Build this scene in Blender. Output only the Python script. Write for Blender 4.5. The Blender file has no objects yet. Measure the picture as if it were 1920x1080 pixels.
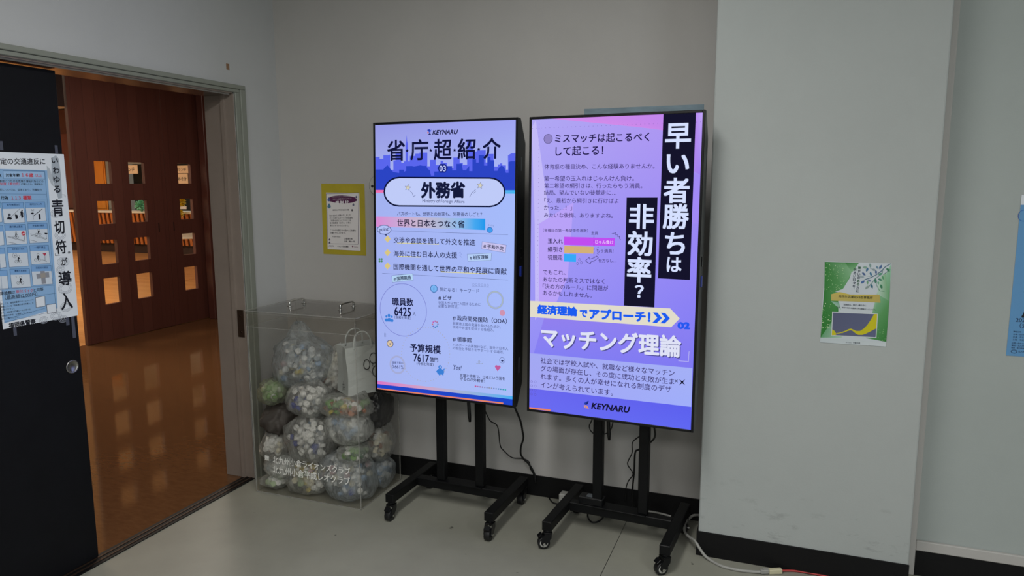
import bpy, math, random
from mathutils import Vector, Matrix, noise, Euler
PI = math.pi
sc = bpy.context.scene
col = sc.collection
R = math.radians

# ------------------------------------------------------------------ camera
cam_d = bpy.data.cameras.new('camera')
cam_d.sensor_width = 36.0
cam_d.lens = 1354.96 / 1920 * 36.0
cam_d.clip_start = 0.02
cam = bpy.data.objects.new('camera', cam_d)
col.objects.link(cam)
def cam_matrix(loc, yaw, pitch, roll):
    cy, sy, cp, sp = math.cos(yaw), math.sin(yaw), math.cos(pitch), math.sin(pitch)
    f = Vector((sy*cp, cy*cp, sp)); r = Vector((cy, -sy, 0)); u = r.cross(f)
    c, s = math.cos(roll), math.sin(roll)
    r, u = c*r + s*u, -s*r + c*u
    m = Matrix((r, u, -f)).transposed().to_4x4()
    m.translation = loc
    return m
cam.matrix_world = cam_matrix(Vector((2.5972, -3.2857, 1.5609)), -0.3631, -0.1436, -0.0026)
sc.camera = cam

# ------------------------------------------------------------------ world, lamps, exposure
sc.view_settings.view_transform = 'Standard'
sc.view_settings.look = 'None'
sc.view_settings.exposure = 0.0
sc.view_settings.gamma = 1.0
try: sc.view_settings.use_curve_mapping = False
except Exception: pass
sc.cycles.transparent_max_bounces = 40
w = bpy.data.worlds.new('world'); sc.world = w; w.use_nodes = True
w.node_tree.nodes['Background'].inputs[0].default_value = (0.75, 0.85, 1.0, 1)
w.node_tree.nodes['Background'].inputs[1].default_value = 0.05
def area(name, loc, size, power, color, target=None, sy=None):
    d = bpy.data.lights.new(name, 'AREA'); d.energy = power; d.color = color
    d.shape = 'RECTANGLE'; d.size = size; d.size_y = sy or size
    o = bpy.data.objects.new(name, d); o.location = loc
    if target is not None:
        o.rotation_euler = (Vector(target) - Vector(loc)).to_track_quat('-Z', 'Y').to_euler()
    col.objects.link(o)
    return o
# hall: two ceiling luminaires and daylight from the glazed side behind the camera
area('ceiling_lamp_near', (1.75, -2.3, 2.78), .35, 42.0, (1.0, .985, .95), sy=1.8)
area('ceiling_lamp_side', (4.3, -2.6, 2.78), .35, 16.0, (1.0, .985, .95), sy=1.8)
area('ceiling_lamp_far', (2.9, -5.0, 2.78), 2.4, 85.0, (1.0, .985, .95), sy=1.0)
area('daylight_window', (6.3, -4.2, 1.6), 2.2, 36.0, (.86, .95, 1.0), (1.8, -.6, 1.2), 1.8)
# corridor: dim warm lamp; canteen: bright warm lamps
area('corridor_lamp', (-1.9, 1.5, 2.85), .5, 38.0, (1.0, .88, .76))
area('canteen_lamp', (-7.5, 1.6, 3.35), 2.2, 300.0, (1.0, .86, .66))
area('canteen_lamp_back', (-13.0, 4.2, 3.35), 2.2, 300.0, (1.0, .86, .66))
area('kitchen_lamp', (-9.0, 10.6, 3.0), 1.2, 90.0, (1.0, .97, .9))

# ------------------------------------------------------------------ materials
def lin(h):
    if isinstance(h, (tuple, list)): return tuple(h)
    if len(h) == 3: h = ''.join(c*2 for c in h)
    v = [int(h[i:i+2], 16)/255 for i in (0, 2, 4)]
    return tuple(c/12.92 if c <= .04045 else ((c+.055)/1.055)**2.4 for c in v)
MATS = {}
def nodes(name):
    m = bpy.data.materials.new(name); m.use_nodes = True
    nt = m.node_tree
    return m, nt, nt.nodes['Principled BSDF']
def N(nt, t, **kw):
    n = nt.nodes.new(t)
    for k, v in kw.items():
        if k in n.inputs: n.inputs[k].default_value = v
        else: setattr(n, k, v)
    return n
def mat(name, c, rough=.5, metal=0, spec=.5, bump=0, scale=30, var=0, vscale=3, stretch=(1, 1, 1)):
    """plain procedural paint / plastic / metal with optional noise in colour and relief"""
    if name in MATS: return MATS[name]
    m, nt, b = nodes(name)
    c = lin(c)
    b.inputs['Base Color'].default_value = (*c, 1); b.inputs['Roughness'].default_value = rough
    b.inputs['Metallic'].default_value = metal; b.inputs['Specular IOR Level'].default_value = spec
    if bump or var:
        tc = N(nt, 'ShaderNodeTexCoord'); mp = N(nt, 'ShaderNodeMapping'); mp.inputs['Scale'].default_value = stretch
        nt.links.new(tc.outputs['Object'], mp.inputs[0])
        if var:
            n = N(nt, 'ShaderNodeTexNoise', Scale=vscale, Detail=5.0, Roughness=.6); nt.links.new(mp.outputs[0], n.inputs['Vector'])
            r = N(nt, 'ShaderNodeMapRange'); r.inputs['From Min'].default_value = .3; r.inputs['From Max'].default_value = .7
            nt.links.new(n.outputs[0], r.inputs[0])
            mx = N(nt, 'ShaderNodeMix', data_type='RGBA')
            mx.inputs[6].default_value = (*[x*(1-var) for x in c], 1); mx.inputs[7].default_value = (*[min(1, x*(1+var)) for x in c], 1)
            nt.links.new(r.outputs[0], mx.inputs[0]); nt.links.new(mx.outputs[2], b.inputs['Base Color'])
        if bump:
            n2 = N(nt, 'ShaderNodeTexNoise', Scale=scale, Detail=4.0); nt.links.new(mp.outputs[0], n2.inputs['Vector'])
            bp = N(nt, 'ShaderNodeBump', Strength=bump, Distance=.01); nt.links.new(n2.outputs[0], bp.inputs['Height']); nt.links.new(bp.outputs[0], b.inputs['Normal'])
    MATS[name] = m
    return m
def wall_paint(name, c, soil=.0):
    """emulsion paint with faint mottling and scuffs near the floor"""
    m, nt, b = nodes(name); c = lin(c); b.inputs['Roughness'].default_value = .75; b.inputs['Specular IOR Level'].default_value = .25
    g = N(nt, 'ShaderNodeNewGeometry'); n = N(nt, 'ShaderNodeTexNoise', Scale=1.6, Detail=6.0, Roughness=.65); nt.links.new(g.outputs['Position'], n.inputs['Vector'])
    r = N(nt, 'ShaderNodeMapRange'); r.inputs[1].default_value = .3; r.inputs[2].default_value = .7; nt.links.new(n.outputs[0], r.inputs[0])
    mx = N(nt, 'ShaderNodeMix', data_type='RGBA'); mx.inputs[6].default_value = (*[x*.96 for x in c], 1); mx.inputs[7].default_value = (*[min(1, x*1.03) for x in c], 1)
    nt.links.new(r.outputs[0], mx.inputs[0])
    last = mx.outputs[2]
    if soil:
        s = N(nt, 'ShaderNodeSeparateXYZ'); nt.links.new(g.outputs['Position'], s.inputs[0])
        h = N(nt, 'ShaderNodeMapRange'); h.inputs[1].default_value = .08; h.inputs[2].default_value = .42; h.inputs[3].default_value = 1; h.inputs[4].default_value = 0; nt.links.new(s.outputs[2], h.inputs[0])
        mp = N(nt, 'ShaderNodeMapping'); mp.inputs['Scale'].default_value = (9, 9, 22); nt.links.new(g.outputs['Position'], mp.inputs[0])
        n2 = N(nt, 'ShaderNodeTexNoise', Scale=1.0, Detail=6.0, Roughness=.7); nt.links.new(mp.outputs[0], n2.inputs['Vector'])
        t = N(nt, 'ShaderNodeMapRange'); t.inputs[1].default_value = .57; t.inputs[2].default_value = .68; nt.links.new(n2.outputs[0], t.inputs[0])
        mu = N(nt, 'ShaderNodeMath', operation='MULTIPLY'); nt.links.new(h.outputs[0], mu.inputs[0]); nt.links.new(t.outputs[0], mu.inputs[1])
        mu2 = N(nt, 'ShaderNodeMath', operation='MULTIPLY'); nt.links.new(mu.outputs[0], mu2.inputs[0]); mu2.inputs[1].default_value = soil
        m2 = N(nt, 'ShaderNodeMix', data_type='RGBA'); nt.links.new(mu2.outputs[0], m2.inputs[0]); nt.links.new(last, m2.inputs[6]); m2.inputs[7].default_value = (.05, .05, .045, 1)
        last = m2.outputs[2]
    nt.links.new(last, b.inputs['Base Color'])
    n3 = N(nt, 'ShaderNodeTexNoise', Scale=160.0, Detail=3.0); nt.links.new(g.outputs['Position'], n3.inputs['Vector'])
    bp = N(nt, 'ShaderNodeBump', Strength=.08, Distance=.004); nt.links.new(n3.outputs[0], bp.inputs['Height']); nt.links.new(bp.outputs[0], b.inputs['Normal'])
    MATS[name] = m
    return m
def vcol_mat(name, emit=0, rough=.55):
    m, nt, b = nodes(name)
    a = N(nt, 'ShaderNodeVertexColor', layer_name='Col')
    if emit:
        nt.nodes.remove(b); e = N(nt, 'ShaderNodeEmission', Strength=emit); nt.links.new(a.outputs[0], e.inputs[0]); nt.links.new(e.outputs[0], nt.nodes['Material Output'].inputs[0])
    else:
        nt.links.new(a.outputs[0], b.inputs['Base Color']); b.inputs['Roughness'].default_value = rough; b.inputs['Specular IOR Level'].default_value = .3
    MATS[name] = m
    return m
def schlick(nt, r0, normal=None):
    """mirror share of a thin clear sheet, the same from both of its sides"""
    lw = N(nt, 'ShaderNodeLayerWeight', Blend=.5)
    if normal: nt.links.new(normal, lw.inputs['Normal'])
    p = N(nt, 'ShaderNodeMath', operation='POWER'); nt.links.new(lw.outputs['Facing'], p.inputs[0]); p.inputs[1].default_value = 5.0
    q = N(nt, 'ShaderNodeMath', operation='MULTIPLY_ADD'); nt.links.new(p.outputs[0], q.inputs[0]); q.inputs[1].default_value = 1-r0; q.inputs[2].default_value = r0
    return q.outputs[0]
def clear_mat(name, tint=(.95, .95, .94), refl=1.0, rough=.02, haze=0.0):
    """clear sheet: light goes straight through, surface mirrors by Fresnel"""
    m, nt, b = nodes(name); nt.nodes.remove(b)
    t = N(nt, 'ShaderNodeBsdfTransparent'); t.inputs[0].default_value = (*tint, 1)
    g = N(nt, 'ShaderNodeBsdfGlossy'); g.inputs['Roughness'].default_value = rough; g.inputs[0].default_value = (refl, refl, refl, 1)
    f = schlick(nt, .04); mx = N(nt, 'ShaderNodeMixShader')
    nt.links.new(f, mx.inputs[0]); nt.links.new(t.outputs[0], mx.inputs[1]); nt.links.new(g.outputs[0], mx.inputs[2])
    last = mx
    if haze:
        d = N(nt, 'ShaderNodeBsdfDiffuse'); d.inputs[0].default_value = (.7, .7, .68, 1)
        m2 = N(nt, 'ShaderNodeMixShader'); m2.inputs[0].default_value = haze; nt.links.new(mx.outputs[0], m2.inputs[1]); nt.links.new(d.outputs[0], m2.inputs[2]); last = m2
    nt.links.new(last.outputs[0], nt.nodes['Material Output'].inputs[0])
    MATS[name] = m
    return m
def film_mat(name, tint, op):
    """thin crumpled polyethylene: mostly clear with milky folds and soft gloss"""
    m, nt, b = nodes(name); nt.nodes.remove(b)
    tc = N(nt, 'ShaderNodeTexCoord'); mp = N(nt, 'ShaderNodeMapping'); mp.inputs['Scale'].default_value = (1, 1, .55); nt.links.new(tc.outputs['Object'], mp.inputs[0])
    n = N(nt, 'ShaderNodeTexNoise', Scale=26.0, Detail=6.0, Roughness=.66, Distortion=.35); nt.links.new(mp.outputs[0], n.inputs['Vector'])
    r = N(nt, 'ShaderNodeMapRange'); r.inputs[1].default_value = .38; r.inputs[2].default_value = .74; r.inputs[3].default_value = op*.35; r.inputs[4].default_value = min(.95, op*1.9); nt.links.new(n.outputs[0], r.inputs[0])
    bp = N(nt, 'ShaderNodeBump', Strength=.9, Distance=.016); nt.links.new(n.outputs[0], bp.inputs['Height'])
    lw = N(nt, 'ShaderNodeLayerWeight', Blend=.25); 
    ad = N(nt, 'ShaderNodeMath', operation='MULTIPLY_ADD', use_clamp=True); ad.inputs[1].default_value = .45; nt.links.new(lw.outputs['Facing'], ad.inputs[0]); nt.links.new(r.outputs[0], ad.inputs[2])
    t = N(nt, 'ShaderNodeBsdfTransparent'); t.inputs[0].default_value = (.97, .97, .97, 1)
    d = N(nt, 'ShaderNodeBsdfDiffuse'); d.inputs[0].default_value = (*lin(tint), 1); tl = N(nt, 'ShaderNodeBsdfTranslucent'); tl.inputs[0].default_value = (*lin(tint), 1)
    g = N(nt, 'ShaderNodeBsdfGlossy', Roughness=.18)
    for x in (d, tl, g): nt.links.new(bp.outputs[0], x.inputs['Normal'])
    a1 = N(nt, 'ShaderNodeMixShader'); a1.inputs[0].default_value = .4; nt.links.new(d.outputs[0], a1.inputs[1]); nt.links.new(tl.outputs[0], a1.inputs[2])
    a2 = N(nt, 'ShaderNodeMixShader'); nt.links.new(ad.outputs[0], a2.inputs[0]); nt.links.new(t.outputs[0], a2.inputs[1]); nt.links.new(a1.outputs[0], a2.inputs[2])
    f = schlick(nt, .03, bp.outputs[0])
    a3 = N(nt, 'ShaderNodeMixShader'); nt.links.new(f, a3.inputs[0]); nt.links.new(a2.outputs[0], a3.inputs[1]); nt.links.new(g.outputs[0], a3.inputs[2])
    nt.links.new(a3.outputs[0], nt.nodes['Material Output'].inputs[0])
    MATS[name] = m
    return m
def plank_mat(name, c1, c2, width, axis, rough=.45, groove=.25, grain=1.0):
    """boards of a given width side by side along one axis, dark joints, streaky grain"""
    m, nt, b = nodes(name)
    g = N(nt, 'ShaderNodeNewGeometry'); s = N(nt, 'ShaderNodeSeparateXYZ'); nt.links.new(g.outputs['Position'], s.inputs[0])
    dv = N(nt, 'ShaderNodeMath', operation='DIVIDE'); nt.links.new(s.outputs[axis], dv.inputs[0]); dv.inputs[1].default_value = width
    fr = N(nt, 'ShaderNodeMath', operation='FRACT'); nt.links.new(dv.outputs[0], fr.inputs[0])
    fl = N(nt, 'ShaderNodeMath', operation='FLOOR'); nt.links.new(dv.outputs[0], fl.inputs[0])
    wn = N(nt, 'ShaderNodeTexWhiteNoise', noise_dimensions='1D'); nt.links.new(fl.outputs[0], wn.inputs['W'])
    mp = N(nt, 'ShaderNodeMapping'); mp.inputs['Scale'].default_value = [(40, 40, 2), (40, 40, 2), (40, 40, 2)][0] if axis != 9 else (2, 40, 40)
    if name.startswith('floor'): mp.inputs['Scale'].default_value = (2, 30, 2) if axis == 1 else (30, 2, 2)
    nt.links.new(g.outputs['Position'], mp.inputs[0])
    n = N(nt, 'ShaderNodeTexNoise', Scale=1.0, Detail=5.0, Distortion=.6); nt.links.new(mp.outputs[0], n.inputs['Vector'])
    av = N(nt, 'ShaderNodeMath', operation='MULTIPLY_ADD'); nt.links.new(n.outputs[0], av.inputs[0]); av.inputs[1].default_value = .7*grain; 
    w2 = N(nt, 'ShaderNodeMath', operation='MULTIPLY'); nt.links.new(wn.outputs[0], w2.inputs[0]); w2.inputs[1].default_value = .4; nt.links.new(w2.outputs[0], av.inputs[2])
    mx = N(nt, 'ShaderNodeMix', data_type='RGBA'); mx.inputs[6].default_value = (*lin(c1), 1); mx.inputs[7].default_value = (*lin(c2), 1); nt.links.new(av.outputs[0], mx.inputs[0])
    lt = N(nt, 'ShaderNodeMath', operation='LESS_THAN'); nt.links.new(fr.outputs[0], lt.inputs[0]); lt.inputs[1].default_value = .035
    lm = N(nt, 'ShaderNodeMath', operation='MULTIPLY'); nt.links.new(lt.outputs[0], lm.inputs[0]); lm.inputs[1].default_value = groove
    m2 = N(nt, 'ShaderNodeMix', data_type='RGBA'); nt.links.new(lm.outputs[0], m2.inputs[0]); nt.links.new(mx.outputs[2], m2.inputs[6]); m2.inputs[7].default_value = (.01, .006, .005, 1)
    nt.links.new(m2.outputs[2], b.inputs['Base Color']); b.inputs['Roughness'].default_value = rough
    MATS[name] = m
    return m

wall_paint('paint_hall', 'b6b4b1', .0)
wall_paint('paint_column', 'aaafae', .35)
wall_paint('paint_left', 'b8babb', .0)
wall_paint('paint_recess', 'a6adab', .0)
mat('ceiling_tile', 'd8d8d4', .9)
mat('black_vinyl', '0c0c0e', .55, spec=.25, bump=.05, scale=60)
mat('trim_grey_green', '84887f', .5, bump=.03, scale=40)
mat('jamb_beige', '8b7f76', .55, var=.06, vscale=6)
mat('door_black', '0d0e12', .6, spec=.2, bump=.05, scale=200, var=.15, vscale=8)
mat('steel', 'a8a6a2', .25, 1.0)
mat('chrome', 'd8d8d6', .08, 1.0)
mat('dull_bronze', '4a3a30', .4, .6)
mat('black_metal', '08090b', .5, 0, .25, bump=.02, scale=300)
mat('black_plastic', '0a0b0e', .32, spec=.35)
mat('black_gloss', '08090b', .12)
mat('wheel_rubber', '101113', .5)
mat('grey_label', '5a6066', .4)
mat('led_blue', '2a3fae', .2)
mat('cable_black', '0b0b0d', .5)
mat('cable_grey', '9a9a96', .5)
mat('cable_red', 'b03a3a', .5)
mat('connector_clear', 'c9c4a6', .3)
mat('white_plastic', 'b9b9b4', .4)
mat('paper_white', 'd9dadb', .6)
mat('paper_yellow', 'b5a52c', .6, var=.08, vscale=9)
mat('paper_blue', '7b929f', .6, var=.25, vscale=6, stretch=(1, 1, 4))
mat('tape_clear', '4a4d55', .25)
mat('brown_tape', '8a6a50', .6)
mat('black_bag', '121317', .28, bump=.6, scale=22)
mat('grey_bag', '4a4643', .55, spec=.3, bump=.7, scale=22)
mat('ink_black', '15161a', .7)
mat('bag_paper', 'bfc4c2', .7, bump=.1, scale=14, var=.04, vscale=8)
mat('etched_white', 'c6c7c4', .6)
mat('orange_panel', 'd98a32', .45, var=.1, vscale=2, stretch=(8, 8, 1))
mat('counter_top', 'e0dccf', .3)
mat('kitchen_grey', '8d9190', .4)
mat('kitchen_dark', '4c5252', .5)
mat('dark_wood', '2a1611', .5)
mat('sign_paper', 'e6cfb2', .6)
mat('mint_paper', '7fcfae', .6)
mat('yellow_paper', 'e0c42c', .6)
mat('table_white', 'd6d2ca', .3)
mat('table_leg', '9a9a98', .3, .8)
mat('slat_orange', 'b06428', .5, var=.15, vscale=5, stretch=(6, 6, 1))
vcol_mat('screen_pixels', emit=1.0)
vcol_mat('printed', rough=.5)
clear_mat('acrylic', (.985, .98, .97), .6, .03, .004)
clear_mat('acrylic_edge', (.80, .80, .77), 1.0, .1, .25)
clear_mat('pane', (.96, .96, .95), .8, .02)
film_mat('film_clear', 'e2e5e2', .28)
film_mat('film_white', 'e8ebe8', .58)
film_mat('film_blue', 'd4dde2', .36)
film_mat('film_green', 'c0cbb2', .34)
CAPS = dict(white='ecece8', ivory='dcd5bc', green='6a9a45', pale_green='a9c093', dark_green='2f5c38', navy='26388c', blue='8aa6c6', orange='d0702a', brown='8a5530', yellow='cdb83a', red='b8483c', grey='9fa5a8', pink='c9a8a8')
for k, c in CAPS.items(): mat('cap_'+k, c, .35)
plank_mat('door_planks', '55302a', '683f36', .125, 1, .42, .4)
plank_mat('floor_canteen', 'b98452', 'd8a36a', .09, 1, .22, .25)

def floor_hall():
    m, nt, b = nodes('hall_vinyl')
    g = N(nt, 'ShaderNodeNewGeometry'); n = N(nt, 'ShaderNodeTexNoise', Scale=1.3, Detail=7.0, Roughness=.6); nt.links.new(g.outputs['Position'], n.inputs['Vector'])
    r = N(nt, 'ShaderNodeMapRange'); r.inputs[1].default_value = .35; r.inputs[2].default_value = .68; nt.links.new(n.outputs[0], r.inputs[0])
    mx = N(nt, 'ShaderNodeMix', data_type='RGBA'); mx.inputs[6].default_value = (*lin('84847a'), 1); mx.inputs[7].default_value = (*lin('97978c'), 1); nt.links.new(r.outputs[0], mx.inputs[0])
    n2 = N(nt, 'ShaderNodeTexNoise', Scale=16.0, Detail=2.0); nt.links.new(g.outputs['Position'], n2.inputs['Vector'])
    t = N(nt, 'ShaderNodeMapRange'); t.inputs[1].default_value = .735; t.inputs[2].default_value = .76; t.inputs[4].default_value = .75; nt.links.new(n2.outputs[0], t.inputs[0])
    m2 = N(nt, 'ShaderNodeMix', data_type='RGBA'); nt.links.new(t.outputs[0], m2.inputs[0]); nt.links.new(mx.outputs[2], m2.inputs[6]); m2.inputs[7].default_value = (.04, .04, .035, 1)
    s = N(nt, 'ShaderNodeSeparateXYZ'); nt.links.new(g.outputs['Position'], s.inputs[0])
    a = N(nt, 'ShaderNodeMath', operation='SUBTRACT'); nt.links.new(s.outputs[0], a.inputs[0]); a.inputs[1].default_value = 1.9645
    ab = N(nt, 'ShaderNodeMath', operation='ABSOLUTE'); nt.links.new(a.outputs[0], ab.inputs[0])
    lt = N(nt, 'ShaderNodeMath', operation='LESS_THAN'); nt.links.new(ab.outputs[0], lt.inputs[0]); lt.inputs[1].default_value = .0014
    m3 = N(nt, 'ShaderNodeMix', data_type='RGBA'); nt.links.new(lt.outputs[0], m3.inputs[0]); nt.links.new(m2.outputs[2], m3.inputs[6]); m3.inputs[7].default_value = (.02, .02, .02, 1)
    nt.links.new(m3.outputs[2], b.inputs['Base Color']); b.inputs['Roughness'].default_value = .42; b.inputs['Specular IOR Level'].default_value = .4
    MATS['hall_vinyl'] = m
floor_hall()
def floor_corridor():
    m, nt, b = nodes('corridor_vinyl')
    g = N(nt, 'ShaderNodeNewGeometry'); mp = N(nt, 'ShaderNodeMapping'); mp.inputs['Scale'].default_value = (14, 40, 1); mp.inputs['Rotation'].default_value = (0, 0, .7); nt.links.new(g.outputs['Position'], mp.inputs[0])
    n = N(nt, 'ShaderNodeTexNoise', Scale=1.0, Detail=6.0, Roughness=.7); nt.links.new(mp.outputs[0], n.inputs['Vector'])
    r = N(nt, 'ShaderNodeMapRange'); r.inputs[1].default_value = .3; r.inputs[2].default_value = .7; nt.links.new(n.outputs[0], r.inputs[0])
    mx = N(nt, 'ShaderNodeMix', data_type='RGBA'); mx.inputs[6].default_value = (*lin('5f4028'), 1); mx.inputs[7].default_value = (*lin('6f4d31'), 1); nt.links.new(r.outputs[0], mx.inputs[0])
    nt.links.new(mx.outputs[2], b.inputs['Base Color']); b.inputs['Roughness'].default_value = .07; b.inputs['Specular IOR Level'].default_value = .5
    n2 = N(nt, 'ShaderNodeTexNoise', Scale=5.0, Detail=3.0); nt.links.new(g.outputs['Position'], n2.inputs['Vector'])
    bp = N(nt, 'ShaderNodeBump', Strength=.025, Distance=.02); nt.links.new(n2.outputs[0], bp.inputs['Height']); nt.links.new(bp.outputs[0], b.inputs['Normal'])
    MATS['corridor_vinyl'] = m
floor_corridor()

# ------------------------------------------------------------------ builders
class MB:
    """collects shapes and links them as ONE mesh object"""
    def __init__(s): s.v = []; s.f = []; s.mi = []; s.sm = []; s.mats = []
    def _m(s, m):
        if m not in s.mats: s.mats.append(m)
        return s.mats.index(m)
    def add(s, verts, faces, m, smooth=False, M=None):
        o = len(s.v); i = s._m(m)
        s.v += [tuple(M @ Vector(p)) for p in verts] if M else [tuple(p) for p in verts]
        for f in faces: s.f.append(tuple(o+k for k in f)); s.mi.append(i); s.sm.append(smooth)
    def box(s, lo, hi, m, M=None):
        x0, y0, z0 = lo; x1, y1, z1 = hi
        s.add([(x0,y0,z0),(x1,y0,z0),(x1,y1,z0),(x0,y1,z0),(x0,y0,z1),(x1,y0,z1),(x1,y1,z1),(x0,y1,z1)],
              [(0,3,2,1),(4,5,6,7),(0,1,5,4),(1,2,6,5),(2,3,7,6),(3,0,4,7)], m, M=M)
    def bbox(s, lo, hi, m, b=.003, M=None):
        """box with chamfered edges"""
        c = [(lo[i]+hi[i])/2 for i in range(3)]; h = [(hi[i]-lo[i])/2 for i in range(3)]; b = min(b, *[x*.45 for x in h])
        vs = []; idx = {}
        for sx in (-1, 1):
            for sy in (-1, 1):
                for sz in (-1, 1):
                    for ax in range(3):
                        p = [sx*h[0], sy*h[1], sz*h[2]]; sg = (sx, sy, sz)
                        for k in range(3):
                            if k != ax: p[k] -= sg[k]*b
                        idx[(sx, sy, sz, ax)] = len(vs); vs.append([c[k]+p[k] for k in range(3)])
        fs = []
        for ax in range(3):
            o1, o2 = [k for k in range(3) if k != ax]
            for sg in (-1, 1):
                q = []
                for a, bb in ((-1,-1),(1,-1),(1,1),(-1,1)):
                    t = [0,0,0]; t[ax] = sg; t[o1] = a; t[o2] = bb; q.append(idx[(*t, ax)])
                flip = (sg > 0) == (ax == 1)
                fs.append(tuple(q[::-1]) if flip else tuple(q))
        for ax in range(3):      # edges along ax
            o1, o2 = [k for k in range(3) if k != ax]
            for a in (-1, 1):
                for bb in (-1, 1):
                    t0 = [0,0,0]; t1 = [0,0,0]; t0[ax] = -1; t1[ax] = 1
                    for t in (t0, t1): t[o1] = a; t[o2] = bb
                    q = [idx[(*t0, o1)], idx[(*t1, o1)], idx[(*t1, o2)], idx[(*t0, o2)]]
                    fs.append(tuple(q))
        for sx in (-1, 1):
            for sy in (-1, 1):
                for sz in (-1, 1): fs.append(tuple(idx[(sx, sy, sz, k)] for k in range(3)))
        # outward orientation
        out = []
        cc = Vector(c)
        for f in fs:
            p = [Vector(vs[i]) for i in f]; n = (p[1]-p[0]).cross(p[2]-p[0]); mid = sum(p, Vector())/len(p)
            out.append(f if n.dot(mid-cc) >= 0 else f[::-1])
        s.add(vs, out, m, M=M)
    def tube(s, pts, r, m, n=8, caps=True, smooth=True):
        pts = [Vector(p) for p in pts]; rr = r if isinstance(r, (list, tuple)) else [r]*len(pts)
        vs = []; up = Vector((.123, .37, .92)).normalized(); prev = None
        for i, p in enumerate(pts):
            t = (pts[min(i+1, len(pts)-1)] - pts[max(i-1, 0)])
            t = t.normalized() if t.length > 1e-9 else Vector((0,0,1))
            a = (prev if prev is not None else up); a = a - t*a.dot(t)
            if a.length < 1e-5: a = Vector((1,0,0)) - t*t.x
            a.normalize(); prev = a; bv = t.cross(a)
            for k in range(n):
                an = 2*PI*k/n; vs.append(p + (a*math.cos(an) + bv*math.sin(an))*rr[i])
        fs = [(i*n+k, i*n+(k+1) % n, (i+1)*n+(k+1) % n, (i+1)*n+k) for i in range(len(pts)-1) for k in range(n)]
        if caps: fs += [tuple(range(n))[::-1], tuple((len(pts)-1)*n+k for k in range(n))]
        s.add(vs, fs, m, smooth)
    def cyl(s, p0, p1, r, m, n=20, smooth=False): s.tube([p0, p1], r, m, n, True, smooth)
    def lathe(s, prof, m, n=20, M=None, smooth=True):
        vs = [(r*math.cos(2*PI*k/n), r*math.sin(2*PI*k/n), z) for r, z in prof for k in range(n)]
        fs = [(i*n+k, i*n+(k+1) % n, (i+1)*n+(k+1) % n, (i+1)*n+k) for i in range(len(prof)-1) for k in range(n)]
        fs += [tuple(range(n))[::-1], tuple((len(prof)-1)*n+k for k in range(n))]
        s.add(vs, fs, m, smooth, M)
    def build(s, name, parent=None, bevel=0, loc=None):
        me = bpy.data.meshes.new(name); me.from_pydata(s.v, [], s.f)
        for m in s.mats: me.materials.append(MATS[m])
        me.polygons.foreach_set('material_index', s.mi); me.polygons.foreach_set('use_smooth', s.sm); me.update()
        o = bpy.data.objects.new(name, me); col.objects.link(o)
        if parent: o.parent = parent
        if loc: o.location = loc
        if bevel:
            b = o.modifiers.new('bevel', 'BEVEL'); b.width = bevel; b.segments = 2; b.limit_method = 'ANGLE'
        return o
def tag(o, label=None, cat=None, group=None, kind=None):
    if label: o['label'] = label
    if cat: o['category'] = cat
    if group: o['group'] = group
    if kind: o['kind'] = kind
    return o
def struct(o, label, cat): return tag(o, label, cat, kind='structure')
def empty(name, loc=(0,0,0), rz=0):
    o = bpy.data.objects.new(name, None); o.empty_display_size = .05; o.location = loc; o.rotation_euler = (0,0,rz); col.objects.link(o)
    return o
def rail(pts, k=6):
    """smooth Catmull-Rom path through points"""
    P = [Vector(p) for p in pts]; out = []
    for i in range(len(P)-1):
        a, b, c, d = P[max(i-1,0)], P[i], P[i+1], P[min(i+2,len(P)-1)]
        for j in range(k):
            t = j/k; out.append(.5*((2*b)+(c-a)*t+(2*a-5*b+4*c-d)*t*t+(3*b-a-3*c+d)*t**3))
    return out+[P[-1]]

# lettering: text shapes come from Blender's built-in font
_tc = {}
def glyphs(text, bold, shear):
    key = (text, bold, shear)
    if key in _tc: return _tc[key]
    c = bpy.data.curves.new('lettering', 'FONT'); c.body = text; c.size = 1; c.shear = shear; c.resolution_u = 3
    o = bpy.data.objects.new('lettering', c); col.objects.link(o)
    dg = bpy.context.evaluated_depsgraph_get(); dg.update()
    me = bpy.data.meshes.new_from_object(o.evaluated_get(dg))
    v = [tuple(p.co[:2]) for p in me.vertices]; f = [tuple(p.vertices) for p in me.polygons]
    bpy.data.objects.remove(o); bpy.data.curves.remove(c); bpy.data.meshes.remove(me)
    if bold and v:          # heavier weight: the same shapes repeated slightly shifted
        q = bold*.72; n = len(v); base, bf = v, f; v, f = [], []
        for k, (dx, dy) in enumerate([(q*1.25*math.cos(PI*j/4), q*1.25*math.sin(PI*j/4)) for j in range(8)] if bold > .03 else ((-q,-q),(q,-q),(q,q),(-q,q))):
            v += [(x+dx, y+dy, k*5e-6) for x, y in base]; f += [tuple(i+k*n for i in p) for p in bf]
    xs = [p[0] for p in v] or [0]; ys = [p[1] for p in v] or [0]
    _tc[key] = (v, f, min(xs), max(xs), min(ys), max(ys))
    return _tc[key]
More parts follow.
